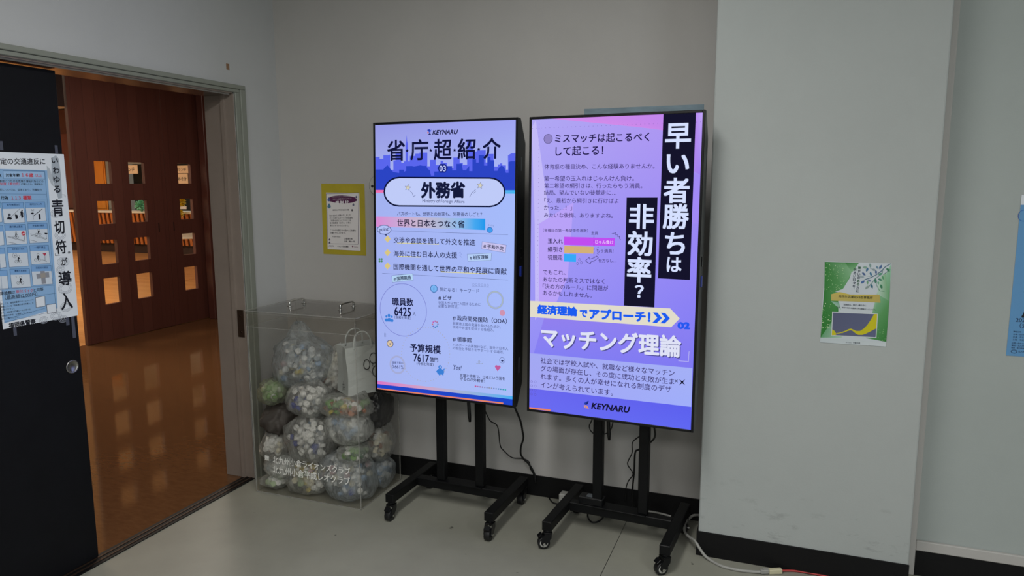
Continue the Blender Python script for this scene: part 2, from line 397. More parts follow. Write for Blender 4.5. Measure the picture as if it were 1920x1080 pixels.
class Sheet:
    """flat printed matter or a lit display page in local metres: u right, v up, thin layers along w"""
    def __init__(s, data, step=.00012): s.v = []; s.f = []; s.c = []; s.k = 0; s.step = step; s.W, s.H, ents = data; s.ents = ents; s.run()
    def put(s, pts, faces, c, layer):
        o = len(s.v); s.k = (s.k+1) % 15; z = layer*s.step + s.k*6e-6
        s.v += [(p[0], p[1], z+(p[2] if len(p) > 2 else 0)) for p in pts]
        if isinstance(c, list): s.c += [lin(x) for x in c]
        else: s.c += [lin(c)]*len(pts)
        s.f += [tuple(o+k for k in f) for f in faces]
    def poly(s, l, c, pts):
        a = sum(pts[i][0]*pts[(i+1) % len(pts)][1]-pts[(i+1) % len(pts)][0]*pts[i][1] for i in range(len(pts)))
        if a < 0: pts = pts[::-1]; c = c[::-1] if isinstance(c, list) else c
        if isinstance(c, list) and len(pts) == 4:       # smooth bilinear fill
            n = 8; P = [Vector(p) for p in pts]; C = [Vector(lin(x)) for x in c]; vs = []; cs = []
            for j in range(n+1):
                for i in range(n+1):
                    u, v = i/n, j/n; W = ((1-u)*(1-v), u*(1-v), u*v, (1-u)*v)
                    vs.append(sum((P[k]*W[k] for k in range(4)), Vector((0,0)))); cs.append(tuple(sum((C[k]*W[k] for k in range(4)), Vector((0,0,0)))))
            s.put(vs, [(j*(n+1)+i, j*(n+1)+i+1, (j+1)*(n+1)+i+1, (j+1)*(n+1)+i) for j in range(n) for i in range(n)], cs, l)
        else: s.put(pts, [tuple(range(len(pts)))], c, l)
    def ell(s, l, c, u, v, ru, rv, n=24): s.put([(u+ru*math.cos(2*PI*k/n), v+rv*math.sin(2*PI*k/n)) for k in range(n)], [tuple(range(n))], c, l)
    def ring(s, l, c, u, v, ru, rv, w, n=48):
        pts = [(u+a*math.cos(2*PI*k/n), v+b*math.sin(2*PI*k/n)) for a, b in ((ru-w/2, rv-w/2), (ru+w/2, rv+w/2)) for k in range(n)]
        s.put(pts, [(k, n+k, n+(k+1) % n, (k+1) % n) for k in range(n)], c, l)
    def line(s, l, c, w, pts):
        for a, b in zip(pts, pts[1:]):
            d = Vector(b)-Vector(a)
            if d.length < 1e-7: continue
            d.normalize(); e = Vector((-d.y, d.x))*w/2; x = d*w*.25; a2, b2 = Vector(a)-x, Vector(b)+x
            s.put([a2-e, b2-e, b2+e, a2+e], [(0,1,2,3)], c, l)
    def text(s, l, c, t, u0, v0, u1, v1, b, hs, sh):
        v, f, x0, x1, y0, y1 = glyphs(t, b, sh)
        if not v: return
        d = Vector((u1-u0, v1-v0)); k = d.length/(x1-x0); e = d.normalized(); nrm = Vector((-e.y, e.x)); my = (y0+y1)/2
        s.put([(*(Vector((u0, v0))+e*(p[0]-x0)*k+nrm*(p[1]-my)*k*hs), p[2] if len(p) > 2 else 0) for p in v], f, c, l)
    def char(s, l, c, t, u, v, w, h, b):
        V, f, x0, x1, y0, y1 = glyphs(t, b, 0)
        s.put([(u+(p[0]-(x0+x1)/2)*w/(x1-x0), v+(p[1]-(y0+y1)/2)*h/(y1-y0), p[2] if len(p) > 2 else 0) for p in V], f, c, l)
    def run(s):
        for e in s.ents:
            k = e[0]
            if k == 'P': s.poly(*e[1:])
            elif k == 'E': s.ell(*e[1:])
            elif k == 'R': s.ring(*e[1:])
            elif k == 'L': s.line(*e[1:])
            elif k == 'T': s.text(*e[1:])
            elif k == 'V': s.char(*e[1:])
    def build(s, name, m, M, parent=None):
        me = bpy.data.meshes.new(name); me.from_pydata(s.v, [], s.f); me.materials.append(MATS[m])
        a = me.color_attributes.new('Col', 'FLOAT_COLOR', 'POINT')
        a.data.foreach_set('color', [x for c in s.c for x in (*c, 1.0)]); me.update()
        o = bpy.data.objects.new(name, me); col.objects.link(o)
        if parent: o.parent = parent
        o.matrix_local = M
        return o
def frame(o, u, v):
    """matrix with u across, v up the sheet"""
    u = Vector(u).normalized(); n = u.cross(Vector(v)).normalized(); v = n.cross(u); m = Matrix((u, v, n)).transposed().to_4x4(); m.translation = o
    return m

# ------------------------------------------------------------------ measured layouts (local metres on each sheet)
PAGE_MINISTRY = (0.6848, 1.2176, [
('P',0,['a6b5f1','a9bcf8','a4bbfc','a2b0f0'],[(0,0),(0.6848,0),(0.6848,1.2176),(0,1.2176)]),
('P',1,['979ae4','9fa4f2','abb9f6','a7b2ee'],[(0.0,1.2176),(0.6848,1.2176),(0.6861,0.9909),(-0.0002,0.9884)]),
('P',2,'5a66ec',[(-0.001,1.0764),(0.022,1.0762),(0.0219,1.0668),(0.0414,1.0667),(0.0416,1.0832),(0.0666,1.083),(0.0777,1.0853),(0.077,1.017),(0.0936,1.0171),(0.094,1.0594),(0.105,1.0593),(0.1053,1.0944),(0.1354,1.0942),(0.135,1.0475),(0.1487,1.0475),(0.1487,1.0545),(0.1569,1.0544),(0.1573,1.1288),(0.1609,1.1426),(0.163,1.1703),(0.1655,1.1425),(0.1695,1.1286),(0.1704,1.0544),(0.1785,1.0543),(0.1787,1.0776),(0.2056,1.0774),(0.2056,1.0866),(0.227,1.0865),(0.227,1.0911),(0.2669,1.0908),(0.2668,1.031),(0.28,1.031),(0.28,1.0586),(0.309,1.0584),(0.309,1.0355),(0.3325,1.0355),(0.3325,1.0538),(0.3455,1.0537),(0.3456,1.0446),(0.3637,1.0445),(0.3638,1.0217),(0.3948,1.0217),(0.3946,1.0671),(0.4253,1.067),(0.4254,1.0444),(0.4407,1.0443),(0.4408,1.0353),(0.4611,1.0353),(0.4604,1.1429),(0.4805,1.1426),(0.4807,1.1136),(0.4882,1.1135),(0.4884,1.0912),(0.5059,1.0911),(0.5059,1.0955),(0.5482,1.0952),(0.5487,1.044),(0.5611,1.044),(0.5607,1.0795),(0.5853,1.0794),(0.5859,1.0262),(0.6056,1.0262),(0.6055,1.035),(0.6152,1.035),(0.6152,1.0394),(0.6249,1.0394),(0.625,1.0306),(0.6421,1.0305),(0.6423,1.0129),(0.652,1.0129),(0.6511,1.0723),(0.6679,1.081),(0.6842,1.0809),(0.6855,0.9579),(-0.0013,0.9526)]),
('P',3,'2b44c4',[(-0.0012,1.0194),(0.0409,1.0194),(0.0522,1.0312),(0.0634,1.0383),(0.0743,1.0265),(0.0825,1.017),(0.0935,1.0076),(0.1237,1.003),(0.1238,1.0171),(0.1484,1.0171),(0.1484,1.0077),(0.1593,1.0124),(0.1594,1.0334),(0.1892,1.0334),(0.2,1.0311),(0.2322,1.0356),(0.2455,1.0333),(0.2615,1.0333),(0.2668,1.0217),(0.28,1.0125),(0.2853,0.9895),(0.3011,0.9895),(0.3011,1.0079),(0.3221,1.008),(0.3221,1.0172),(0.3586,1.0172),(0.3586,1.0309),(0.3896,1.0308),(0.3897,1.0126),(0.4102,1.0127),(0.4101,1.0399),(0.4357,1.0398),(0.4409,1.0127),(0.4562,1.0127),(0.4712,1.0307),(0.4714,1.0082),(0.4865,1.0082),(0.4862,1.0577),(0.5037,1.0576),(0.5038,1.0442),(0.5164,1.0441),(0.5161,1.0754),(0.5409,1.0752),(0.5414,1.0307),(0.5563,1.0306),(0.5559,1.0662),(0.5707,1.0662),(0.5709,1.0529),(0.5881,1.0528),(0.5886,1.0084),(0.6034,1.0084),(0.6105,1.0217),(0.6154,1.0262),(0.6226,1.0306),(0.6349,1.0217),(0.6425,0.9996),(0.6546,0.9997),(0.654,1.0437),(0.6636,1.0481),(0.684,1.048),(0.6848,0.9247),(-0.0008,0.9214)]),
('P',4,['f06fae','3fb6f0','3fb6f0','f06fae'],[(-0.001,0.9272),(0.6848,0.9269),(0.6845,0.9123),(-0.0009,0.9147)]),
('P',5,'0e1436',[(0.5692,0.9816),(0.5914,0.9786),(0.6113,0.9698),(0.6272,0.956),(0.6375,0.9386),(0.6412,0.9192),(0.6381,0.8996),(0.6282,0.8819),(0.6127,0.8676),(0.5928,0.8582),(0.5706,0.8546),(0.1212,0.8528),(0.0964,0.8556),(0.074,0.8648),(0.0562,0.8794),(0.0449,0.8981),(0.0411,0.9189),(0.0453,0.9398),(0.0571,0.9586),(0.0751,0.9736),(0.0975,0.9832),(0.1222,0.9865)]),
('P',6,'bfcbf8',[(0.5666,0.9753),(0.5876,0.9726),(0.6065,0.9647),(0.6216,0.9523),(0.6314,0.9366),(0.6349,0.9191),(0.6319,0.9015),(0.6225,0.8855),(0.6077,0.8726),(0.5889,0.8641),(0.5678,0.8609),(0.1248,0.8595),(0.1013,0.8621),(0.0801,0.8703),(0.0633,0.8835),(0.0525,0.9003),(0.049,0.919),(0.0529,0.9378),(0.064,0.9548),(0.0811,0.9682),(0.1023,0.9769),(0.1258,0.9799)]),
('P',5,'16247e',[(0.369,1.0217),(0.356,1.0029),(0.33,1.0029),(0.3169,1.0217),(0.3299,1.0406),(0.356,1.0405)]),
('T',6,'c9d2ff','03',0.3273,1.0211,0.3591,1.0204,0.01,1,0),
('T',5,'11143a','KEYNARU',0.2925,1.1771,0.4171,1.1758,0.035,1,0.25),
('P',5,'2a3fae',[(0.2657,1.1879),(0.2776,1.1922),(0.2854,1.1841),(0.2775,1.1786)]),
('P',5,'e0764a',[(0.267,1.181),(0.2762,1.1786),(0.2696,1.1696)]),
('P',5,'2a2f6a',[(0.2696,1.1673),(0.2802,1.1762),(0.2867,1.1663)]),
('P',5,'3c5cd0',[(0.2723,1.1775),(0.2881,1.1908),(0.2815,1.1764)]),
('V',5,'11143a','省',0.1081,1.1037,0.0932,0.0934,0.022),
('V',5,'11143a','庁',0.2271,1.1038,0.0908,0.0922,0.022),
('V',5,'11143a','超',0.3429,1.1027,0.0884,0.091,0.022),
('V',5,'11143a','紹',0.4581,1.1027,0.086,0.0896,0.022),
('V',5,'11143a','介',0.5764,1.1026,0.0836,0.0884,0.022),
('P',6,'11143a',[(0.1653,1.1087),(0.168,1.104),(0.174,1.1032),(0.1696,1.0996),(0.1706,1.0944),(0.1653,1.0969),(0.1598,1.0945),(0.1609,1.0997),(0.1565,1.1034),(0.1626,1.1041)]),
('P',6,'11143a',[(0.284,1.1076),(0.2867,1.1029),(0.2925,1.1021),(0.2883,1.0985),(0.2893,1.0934),(0.284,1.0959),(0.2788,1.0935),(0.2798,1.0986),(0.2755,1.1023),(0.2814,1.103)]),
('P',6,'11143a',[(0.4009,1.1064),(0.4034,1.1018),(0.4092,1.101),(0.405,1.0975),(0.406,1.0925),(0.4009,1.0949),(0.3958,1.0926),(0.3968,1.0976),(0.3926,1.1012),(0.3983,1.1018)]),
('P',6,'11143a',[(0.5158,1.1075),(0.5183,1.1029),(0.5239,1.1022),(0.5199,1.0987),(0.5209,1.0937),(0.5159,1.0961),(0.5109,1.0938),(0.5118,1.0988),(0.5078,1.1023),(0.5133,1.103)]),
('T',7,'141a3c','外務省',0.2345,0.9264,0.4529,0.9288,0.05,1.0,0),
('T',7,'2c3563','Ministry of Foreign Affairs',0.2424,0.8774,0.4494,0.8758,0,1,0),
('P',7,'3b4474',[(0.1715,0.9532),(0.1741,0.943),(0.1859,0.9404),(0.1754,0.935),(0.1761,0.9245),(0.167,0.9314),(0.1556,0.9274),(0.1605,0.9371),(0.1528,0.9452),(0.1649,0.9443)]),
('P',8,'d6d2bd',[(0.1709,0.9502),(0.173,0.942),(0.1824,0.94),(0.174,0.9356),(0.1745,0.9272),(0.1672,0.9327),(0.1581,0.9295),(0.1621,0.9373),(0.1559,0.9438),(0.1656,0.9431)]),
('P',7,'3b4474',[(0.5264,0.962),(0.5291,0.9515),(0.5408,0.9488),(0.5305,0.9432),(0.5313,0.9324),(0.5222,0.9395),(0.511,0.9354),(0.5157,0.9454),(0.5079,0.9538),(0.52,0.9528)]),
('P',8,'d6d2bd',[(0.5259,0.9591),(0.5281,0.9505),(0.5376,0.9484),(0.5292,0.9438),(0.5299,0.935),(0.5224,0.9408),(0.5133,0.9374),(0.5172,0.9456),(0.5108,0.9524),(0.5206,0.9516)]),
('L',7,'3b4474',0.0016,[(0.1792,0.9234),(0.1913,0.913),(0.1967,0.8978),(0.2075,0.905)]),
('L',7,'3b4474',0.0016,[(0.4735,0.8972),(0.4847,0.9155),(0.5023,0.9293)]),
('L',7,'3b4474',0.0016,[(0.4923,0.9133),(0.5024,0.9203)]),
('T',5,'20264f','パスポートも、世界との約束も、外務省のしごと？',0.1126,0.8216,0.5335,0.8239,0.008,1,0),
('P',5,['d98ad2','cda2d6','cda2d6','d98ad2'],[(0.0017,0.807),(0.0945,0.8068),(0.094,0.7602),(0.0011,0.7609)]),
('P',5,['cda2d6','c9b4cf','c9b4cf','cda2d6'],[(0.0945,0.8068),(0.2098,0.8066),(0.2096,0.7594),(0.094,0.7602)]),
('P',5,['c9b4cf','b3b9d6','b3b9d6','c9b4cf'],[(0.2098,0.8066),(0.3223,0.8061),(0.3223,0.7586),(0.2096,0.7594)]),
('P',5,['b3b9d6','8fbbea','8fbbea','b3b9d6'],[(0.3223,0.8061),(0.4318,0.8058),(0.4321,0.7578),(0.3223,0.7586)]),
('P',5,['8fbbea','45a8f0','45a8f0','8fbbea'],[(0.4318,0.8058),(0.4983,0.8057),(0.4987,0.7573),(0.4321,0.7578)]),
('P',5,['45a8f0','1f97ec','1f97ec','45a8f0'],[(0.4983,0.8057),(0.5487,0.8054),(0.5492,0.7568),(0.4987,0.7573)]),
('T',6,'111538','世界と日本をつなぐ省',0.1123,0.7809,0.45,0.7798,0.02,1,0),
('E',6,'3b4474',0.0434,0.7476,0.0379,0.0218),
('E',7,'b2c0f6',0.0434,0.7476,0.035,0.0194),
('P',6,'3b4474',[(0.0404,0.7293),(0.0602,0.7324),(0.0544,0.7177)]),
('T',8,'2c3563','point!',0.0171,0.7456,0.0702,0.7492,0.015,1,0),
('L',5,'55608f',0.0014,[(0.0827,0.7435),(0.6549,0.7394)]),
('E',5,'2a66b8',0.5705,0.7575,0.014,0.0128),
('E',6,'3f9dee',0.5705,0.7575,0.0115,0.0105),
('L',5,'55608f',0.0012,[(0.564,0.7826),(0.567,0.7758)]),
('L',5,'55608f',0.0012,[(0.571,0.7814),(0.574,0.7747)]),
('L',5,'55608f',0.0012,[(0.578,0.7803),(0.581,0.7735)]),
('L',5,'55608f',0.0012,[(0.585,0.7791),(0.588,0.7724)]),
('P',5,'d8c583',[(0.0446,0.7052),(0.0612,0.7223),(0.0773,0.7064),(0.0608,0.6893)]),
('P',5,'d8c583',[(0.0439,0.6428),(0.0605,0.6601),(0.0767,0.6442),(0.0602,0.6269)]),
('P',5,'d8c583',[(0.0433,0.5813),(0.0599,0.5988),(0.0761,0.5829),(0.0595,0.5654)]),
('P',5,'d8d3a0',[(0.1116,0.6912),(0.325,0.6916),(0.325,0.6874),(0.1115,0.6868)]),
('P',5,'d8d3a0',[(0.1161,0.6306),(0.2323,0.6315),(0.2323,0.6271),(0.1161,0.6262)]),
('P',5,'d8d3a0',[(0.3342,0.5693),(0.562,0.5702),(0.5621,0.5661),(0.3342,0.5651)]),
('T',6,'15193f','交渉や会談を通して外交を推進',0.0932,0.7026,0.503,0.7019,0.012,1,0),
('T',6,'15193f','海外に住む日本人の支援',0.0927,0.6407,0.415,0.6437,0.012,1,0),
('T',6,'15193f','国際機関を通して世界の平和や発展に貢献',0.0921,0.5805,0.651,0.5824,0.014,1,0),
('P',6,'c9c3ef',[(0.5354,0.7071),(0.6482,0.6954),(0.6444,0.6625),(0.5321,0.6759)]),
('L',7,'55608f',0.0011,[(0.5354,0.7071),(0.6482,0.6954),(0.6444,0.6625),(0.5321,0.6759),(0.5354,0.7071)]),
('T',7,'15193f','# 平和外交',0.5418,0.6896,0.6356,0.6801,0.022,1,0),
('P',6,'b3cdf6',[(0.4642,0.6505),(0.5801,0.6588),(0.578,0.6272),(0.4675,0.6187)]),
('L',7,'55608f',0.0011,[(0.4642,0.6505),(0.5801,0.6588),(0.578,0.6272),(0.4675,0.6187),(0.4642,0.6505)]),
('T',7,'15193f','# 相互理解',0.4764,0.6347,0.5658,0.6416,0.022,1,0),
('P',6,'b3d3f4',[(0.0816,0.5384),(0.1912,0.5529),(0.1949,0.5232),(0.0864,0.5082)]),
('L',7,'55608f',0.0011,[(0.0816,0.5384),(0.1912,0.5529),(0.1949,0.5232),(0.0864,0.5082),(0.0816,0.5384)]),
('T',7,'15193f','# 国際親善',0.0916,0.5237,0.1829,0.5362,0.022,1,0),
('L',5,'55608f',0.0014,[(0.0318,0.5472),(0.657,0.5462)]),
('E',5,'4e8a62',0.0174,0.612,0.0055,0.0047),
('E',5,'4e8a62',0.0288,0.6125,0.0054,0.0047),
('E',5,'4e8a62',0.0173,0.6021,0.0054,0.0047),
('E',5,'4e8a62',0.0287,0.6027,0.0054,0.0047),
('L',5,'7486c8',0.0012,[(0.4236,0.6522),(0.43,0.6584),(0.4366,0.6481),(0.4275,0.6419),(0.4379,0.6353)]),
('R',5,'6f74c4',0.1405,0.3839,0.1218,0.1206,0.0022),
('T',6,'15193f','職員数',0.0825,0.4188,0.1945,0.4228,0.03,1,0),
('T',6,'15193f','6425',0.0948,0.3758,0.1818,0.3763,0.02,1.25,0),
('T',6,'15193f','人',0.1901,0.371,0.2081,0.3711,0,1,0),
('T',6,'15193f','（令和七年度）',0.096,0.3478,0.1816,0.3487,0.01,1,0),
('E',6,'3a7fd6',0.0519,0.3482,0.0055,0.0058),
('E',6,'3a7fd6',0.0656,0.3535,0.0074,0.0075),
('E',6,'3a7fd6',0.081,0.3489,0.0054,0.0057),
('E',6,'3a7fd6',0.0511,0.3316,0.0075,0.0073),
('E',6,'3a7fd6',0.0822,0.3315,0.0074,0.0073),
('P',6,'3a7fd6',[(0.0519,0.3252),(0.0543,0.3364),(0.0629,0.342),(0.0715,0.3422),(0.0789,0.3368),(0.0805,0.3259)]),
('E',5,'a9a9b8',0.3793,0.2002,0.0022,0.002),
('E',5,'a9a9b8',0.3785,0.1863,0.0022,0.002),
('E',5,'a9a9b8',0.3763,0.1724,0.0022,0.0019),
('E',5,'a9a9b8',0.3726,0.1587,0.0022,0.002),
('E',5,'a9a9b8',0.3675,0.1454,0.0022,0.002),
('E',5,'a9a9b8',0.3609,0.1326,0.0022,0.002),
('E',5,'a9a9b8',0.3531,0.1204,0.0022,0.002),
('E',5,'a9a9b8',0.344,0.109,0.0022,0.002),
('E',5,'a9a9b8',0.3338,0.0986,0.0022,0.002),
('E',5,'a9a9b8',0.3226,0.0893,0.0022,0.002),
('E',5,'a9a9b8',0.3106,0.0812,0.0022,0.002),
('E',5,'a9a9b8',0.2978,0.0744,0.0022,0.002),
('E',5,'a9a9b8',0.2845,0.069,0.0022,0.002),
('E',5,'a9a9b8',0.2708,0.0651,0.0022,0.002),
('E',5,'a9a9b8',0.2569,0.0628,0.0022,0.002),
('E',5,'a9a9b8',0.2429,0.0621,0.0022,0.002),
('E',5,'a9a9b8',0.2291,0.0629,0.0022,0.002),
('E',5,'a9a9b8',0.2156,0.0653,0.0023,0.0021),
('E',5,'a9a9b8',0.2026,0.0694,0.0023,0.0021),
('E',5,'a9a9b8',0.1902,0.0749,0.0023,0.002),
('E',5,'a9a9b8',0.1787,0.0819,0.0023,0.002),
('E',5,'a9a9b8',0.1681,0.0903,0.0023,0.002),
('E',5,'a9a9b8',0.1587,0.0999,0.0023,0.002),
('E',5,'a9a9b8',0.1505,0.1107,0.0023,0.002),
('E',5,'a9a9b8',0.1437,0.1224,0.0023,0.0021),
('E',5,'a9a9b8',0.1383,0.1351,0.0023,0.002),
('E',5,'a9a9b8',0.1344,0.1484,0.0023,0.0021),
('E',5,'a9a9b8',0.1321,0.1622,0.0023,0.0021),
('E',5,'a9a9b8',0.1315,0.1763,0.0023,0.002),
('E',5,'a9a9b8',0.1324,0.1905,0.0023,0.0021),
('E',5,'a9a9b8',0.1348,0.2048,0.0023,0.002),
('E',5,'a9a9b8',0.1389,0.2187,0.0023,0.002),
('E',5,'a9a9b8',0.1444,0.2323,0.0023,0.002),
('E',5,'a9a9b8',0.1514,0.2453,0.0023,0.002),
('E',5,'a9a9b8',0.1597,0.2575,0.0023,0.002),
('E',5,'a9a9b8',0.1691,0.2688,0.0023,0.002),
('E',5,'a9a9b8',0.1797,0.2791,0.0022,0.002),
('E',5,'a9a9b8',0.1912,0.2881,0.0022,0.002),
('E',5,'a9a9b8',0.2035,0.2959,0.0022,0.002),
('E',5,'a9a9b8',0.2165,0.3023,0.0023,0.002),
('E',5,'a9a9b8',0.2299,0.3073,0.0022,0.002),
('E',5,'a9a9b8',0.2436,0.3108,0.0022,0.0019),
('E',5,'a9a9b8',0.2574,0.3127,0.0022,0.002),
('E',5,'a9a9b8',0.2712,0.313,0.0022,0.002),
('E',5,'a9a9b8',0.2847,0.3118,0.0022,0.002),
('E',5,'a9a9b8',0.2979,0.3091,0.0022,0.002),
('E',5,'a9a9b8',0.3105,0.3048,0.0022,0.002),
('E',5,'a9a9b8',0.3225,0.2992,0.0022,0.0019),
('E',5,'a9a9b8',0.3336,0.2921,0.0022,0.0019),
('E',5,'a9a9b8',0.3437,0.2838,0.0022,0.002),
('E',5,'a9a9b8',0.3528,0.2744,0.0022,0.002),
('E',5,'a9a9b8',0.3606,0.2638,0.0022,0.0019),
('E',5,'a9a9b8',0.3672,0.2524,0.0022,0.002),
('E',5,'a9a9b8',0.3724,0.2401,0.0022,0.002),
('E',5,'a9a9b8',0.3762,0.2272,0.0022,0.002),
('E',5,'a9a9b8',0.3785,0.2139,0.0022,0.002),
('T',6,'15193f','予算規模',0.1759,0.213,0.3343,0.2155,0.03,1,0),
('T',6,'15193f','7617',0.1947,0.1681,0.275,0.1686,0.02,1.25,0),
('T',6,'15193f','億円',0.2777,0.1669,0.3208,0.1682,0.02,1,0),
('T',6,'15193f','（令和七年度）',0.2107,0.1415,0.2982,0.1442,0.01,1,0),
('E',6,'3a7fd6',0.3328,0.1151,0.0191,0.0138),
('E',6,'3a7fd6',0.3317,0.1357,0.0092,0.0094),
('P',6,'3a7fd6',[(0.32,0.1063),(0.3282,0.096),(0.3309,0.1075)]),
('P',6,'3a7fd6',[(0.3391,0.1059),(0.3472,0.0968),(0.3488,0.1118)]),
('P',6,'3a7fd6',[(0.3078,0.1162),(0.3173,0.1159),(0.3173,0.1085)]),
('P',6,'3a7fd6',[(0.3471,0.1289),(0.3552,0.1322),(0.3512,0.1195)]),
('T',7,'b2c0f6','¥',0.3276,0.1358,0.3358,0.1356,0.02,1,0),
('R',5,'9aa1c9',0.1092,0.1262,0.0413,0.0431,0.001),
('R',5,'a5acd6',0.1092,0.1262,0.0378,0.0395,0.0085),
('T',6,'3b4474','国家予算の',0.0812,0.1347,0.1391,0.1375,0.012,1,0),
('T',6,'2c3563','0.661%',0.0796,0.1155,0.1409,0.1175,0,1.1,0),
('E',5,'c05b9a',0.3064,0.3435,0.0041,0.0037),
('E',5,'a8739a',0.3159,0.3402,0.0041,0.0036),
('E',5,'7d86c0',0.3199,0.3309,0.004,0.0037),
('E',5,'5a8fc8',0.316,0.321,0.0041,0.0037),
('E',5,'4a86c2',0.3064,0.3162,0.0041,0.0037),
('E',5,'6a74c8',0.2968,0.3194,0.0041,0.0037),
('E',5,'c07890',0.2928,0.3288,0.0041,0.0036),
('E',5,'c05bb0',0.2968,0.3387,0.0041,0.0036),
('E',5,'3766a6',0.2997,0.4903,0.0183,0.0176),
('P',5,'3766a6',[(0.2943,0.4756),(0.305,0.4762),(0.3002,0.4675)]),
('E',6,'78b4f2',0.2997,0.4903,0.0154,0.0149),
('T',7,'1d3a74','i',0.2983,0.4903,0.3015,0.4902,0.03,1,0),
('T',5,'2c3563','気になる！キーワード',0.3292,0.489,0.5214,0.4911,0.008,1,0),
('R',5,'55608f',0.4942,0.5188,0.0044,0.0047,0.0008),
('R',5,'55608f',0.5081,0.5188,0.0044,0.0047,0.0008),
('R',5,'55608f',0.5219,0.5188,0.0043,0.0047,0.0008),
('R',5,'55608f',0.5357,0.5188,0.0044,0.0047,0.0008),
('R',5,'55608f',0.5494,0.5188,0.0043,0.0047,0.0008),
('R',5,'55608f',0.5631,0.5188,0.0043,0.0047,0.0008),
('L',5,'55608f',0.0009,[(0.4879,0.5109),(0.5695,0.5112)]),
('T',5,'15193f','# ビザ',0.322,0.4513,0.3891,0.4529,0.018,1,0),
('T',5,'3b4474','外国人が日本に入国するために',0.322,0.4284,0.5304,0.433,0,1,0),
('T',5,'3b4474','必要な許可証。',0.3207,0.4139,0.4234,0.4159,0,1,0),
('R',5,'8f97bd',0.5986,0.4569,0.0393,0.0392,0.0012),
('R',5,'a7b6b8',0.5986,0.4569,0.0358,0.0357,0.0045),
('R',6,'8f97bd',0.5986,0.4569,0.0318,0.0317,0.0012),
('E',5,'cf93b0',0.6332,0.4029,0.013,0.0133),
('T',5,'15193f','# 政府開発援助（ODA）',0.3941,0.3651,0.6542,0.3676,0.012,1,0),
('T',5,'3b4474','発展途上国の発展を助けるために、',0.3942,0.3405,0.6265,0.3403,0,1,0),
('T',5,'3b4474','技術やお金を提供する仕組み。',0.3943,0.3241,0.5952,0.3241,0,1,0),
('T',5,'15193f','# 領事館',0.3945,0.2697,0.4866,0.2718,0.016,1,0),
('T',5,'3b4474','パスポートの再発行など、海外で日本人',0.3946,0.2437,0.6622,0.2475,0,1,0),
('T',5,'3b4474','の安全と手続きをサポートする場所。',0.3946,0.2292,0.6424,0.2309,0,1,0),
('T',5,'2c3563','Yes!',0.3982,0.1421,0.4394,0.1422,0.005,1.25,0.3),
('L',5,'8f97a0',0.0016,[(0.5113,0.1702),(0.5217,0.1689),(0.5294,0.1793),(0.5242,0.1848),(0.5191,0.1758),(0.5321,0.1687),(0.5424,0.1734)]),
('R',5,'2c3563',0.6348,0.1946,0.0127,0.0124,0.0012),
('P',5,'2c3563',[(0.6277,0.1939),(0.6353,0.1971),(0.6416,0.1929),(0.6341,0.1874)]),
('E',5,'c05b9a',0.6081,0.1638,0.0074,0.0069),
('E',5,'c05b9a',0.6203,0.1636,0.0074,0.0069),
('P',5,'c05b9a',[(0.601,0.1614),(0.6274,0.1617),(0.6129,0.1447)]),
('L',5,'3b4474',0.0014,[(0.041,0.2695),(0.0411,0.2519)]),
('L',5,'3b4474',0.0014,[(0.0467,0.2695),(0.0468,0.2519)]),
('E',5,'3b4474',0.0706,0.2222,0.0179,0.0172),
('E',6,'d9c3a2',0.0706,0.2222,0.015,0.0146),
('E',7,'3b4474',0.0706,0.2212,0.0037,0.0033),
('E',7,'3b4474',0.0635,0.2274,0.0017,0.0015),
('E',7,'3b4474',0.0778,0.2279,0.0017,0.0015),
('T',5,'15193f','言葉と信頼で、日本という国を',0.4303,0.1088,0.6486,0.1144,0.012,1,0),
('T',5,'15193f','守るのが外務省！',0.4304,0.0936,0.553,0.0949,0.012,1,0),
('E',5,'c05b9a',0.5078,0.0665,0.0045,0.0042),
('E',5,'b0689f',0.519,0.0665,0.0036,0.0033),
('E',5,'9a70a6',0.5301,0.0664,0.0035,0.0033),
('E',5,'8a78ac',0.5413,0.0664,0.0035,0.0033),
('E',5,'8680b0',0.5524,0.0663,0.0035,0.0033),
('E',5,'7f86b4',0.5634,0.0662,0.0035,0.0033),
('E',5,'8f93a8',0.5745,0.0662,0.0035,0.0033),
('E',5,'8f93a8',0.5855,0.0661,0.0035,0.0033),
('E',5,'6b78b8',0.5965,0.0661,0.0035,0.0033),
('E',5,'6b8fb8',0.6074,0.066,0.0035,0.0033),
('E',5,'4f86bc',0.6184,0.066,0.0035,0.0033),
('E',5,'3f8fb8',0.6293,0.0659,0.0034,0.0033),
('E',5,'3f9fb8',0.6402,0.0659,0.0035,0.0033),
('E',5,'3fafb8',0.651,0.0658,0.0043,0.0041),
('P',6,['d977c4','cfa3c8','cfa3c8','d977c4'],[(0.0005,0.0388),(0.252,0.0395),(0.252,0.0253),(0.0003,0.0243)]),
('P',6,['cfa3c8','a9b4d6','a9b4d6','cfa3c8'],[(0.252,0.0395),(0.4235,0.04),(0.4236,0.0261),(0.252,0.0253)]),
('P',6,['a9b4d6','45aef2','45aef2','a9b4d6'],[(0.4235,0.04),(0.6847,0.0408),(0.6849,0.0271),(0.4236,0.0261)]),
('P',6,'1f45c8',[(0.0003,0.0243),(0.6849,0.0271),(0.6853,0.0001),(-0.0,-0.0)]),
('P',7,'e8845c',[(0.0001,0.0054),(0.6417,0.0079),(0.6418,0.0014),(-0.0,-0.0)]),])

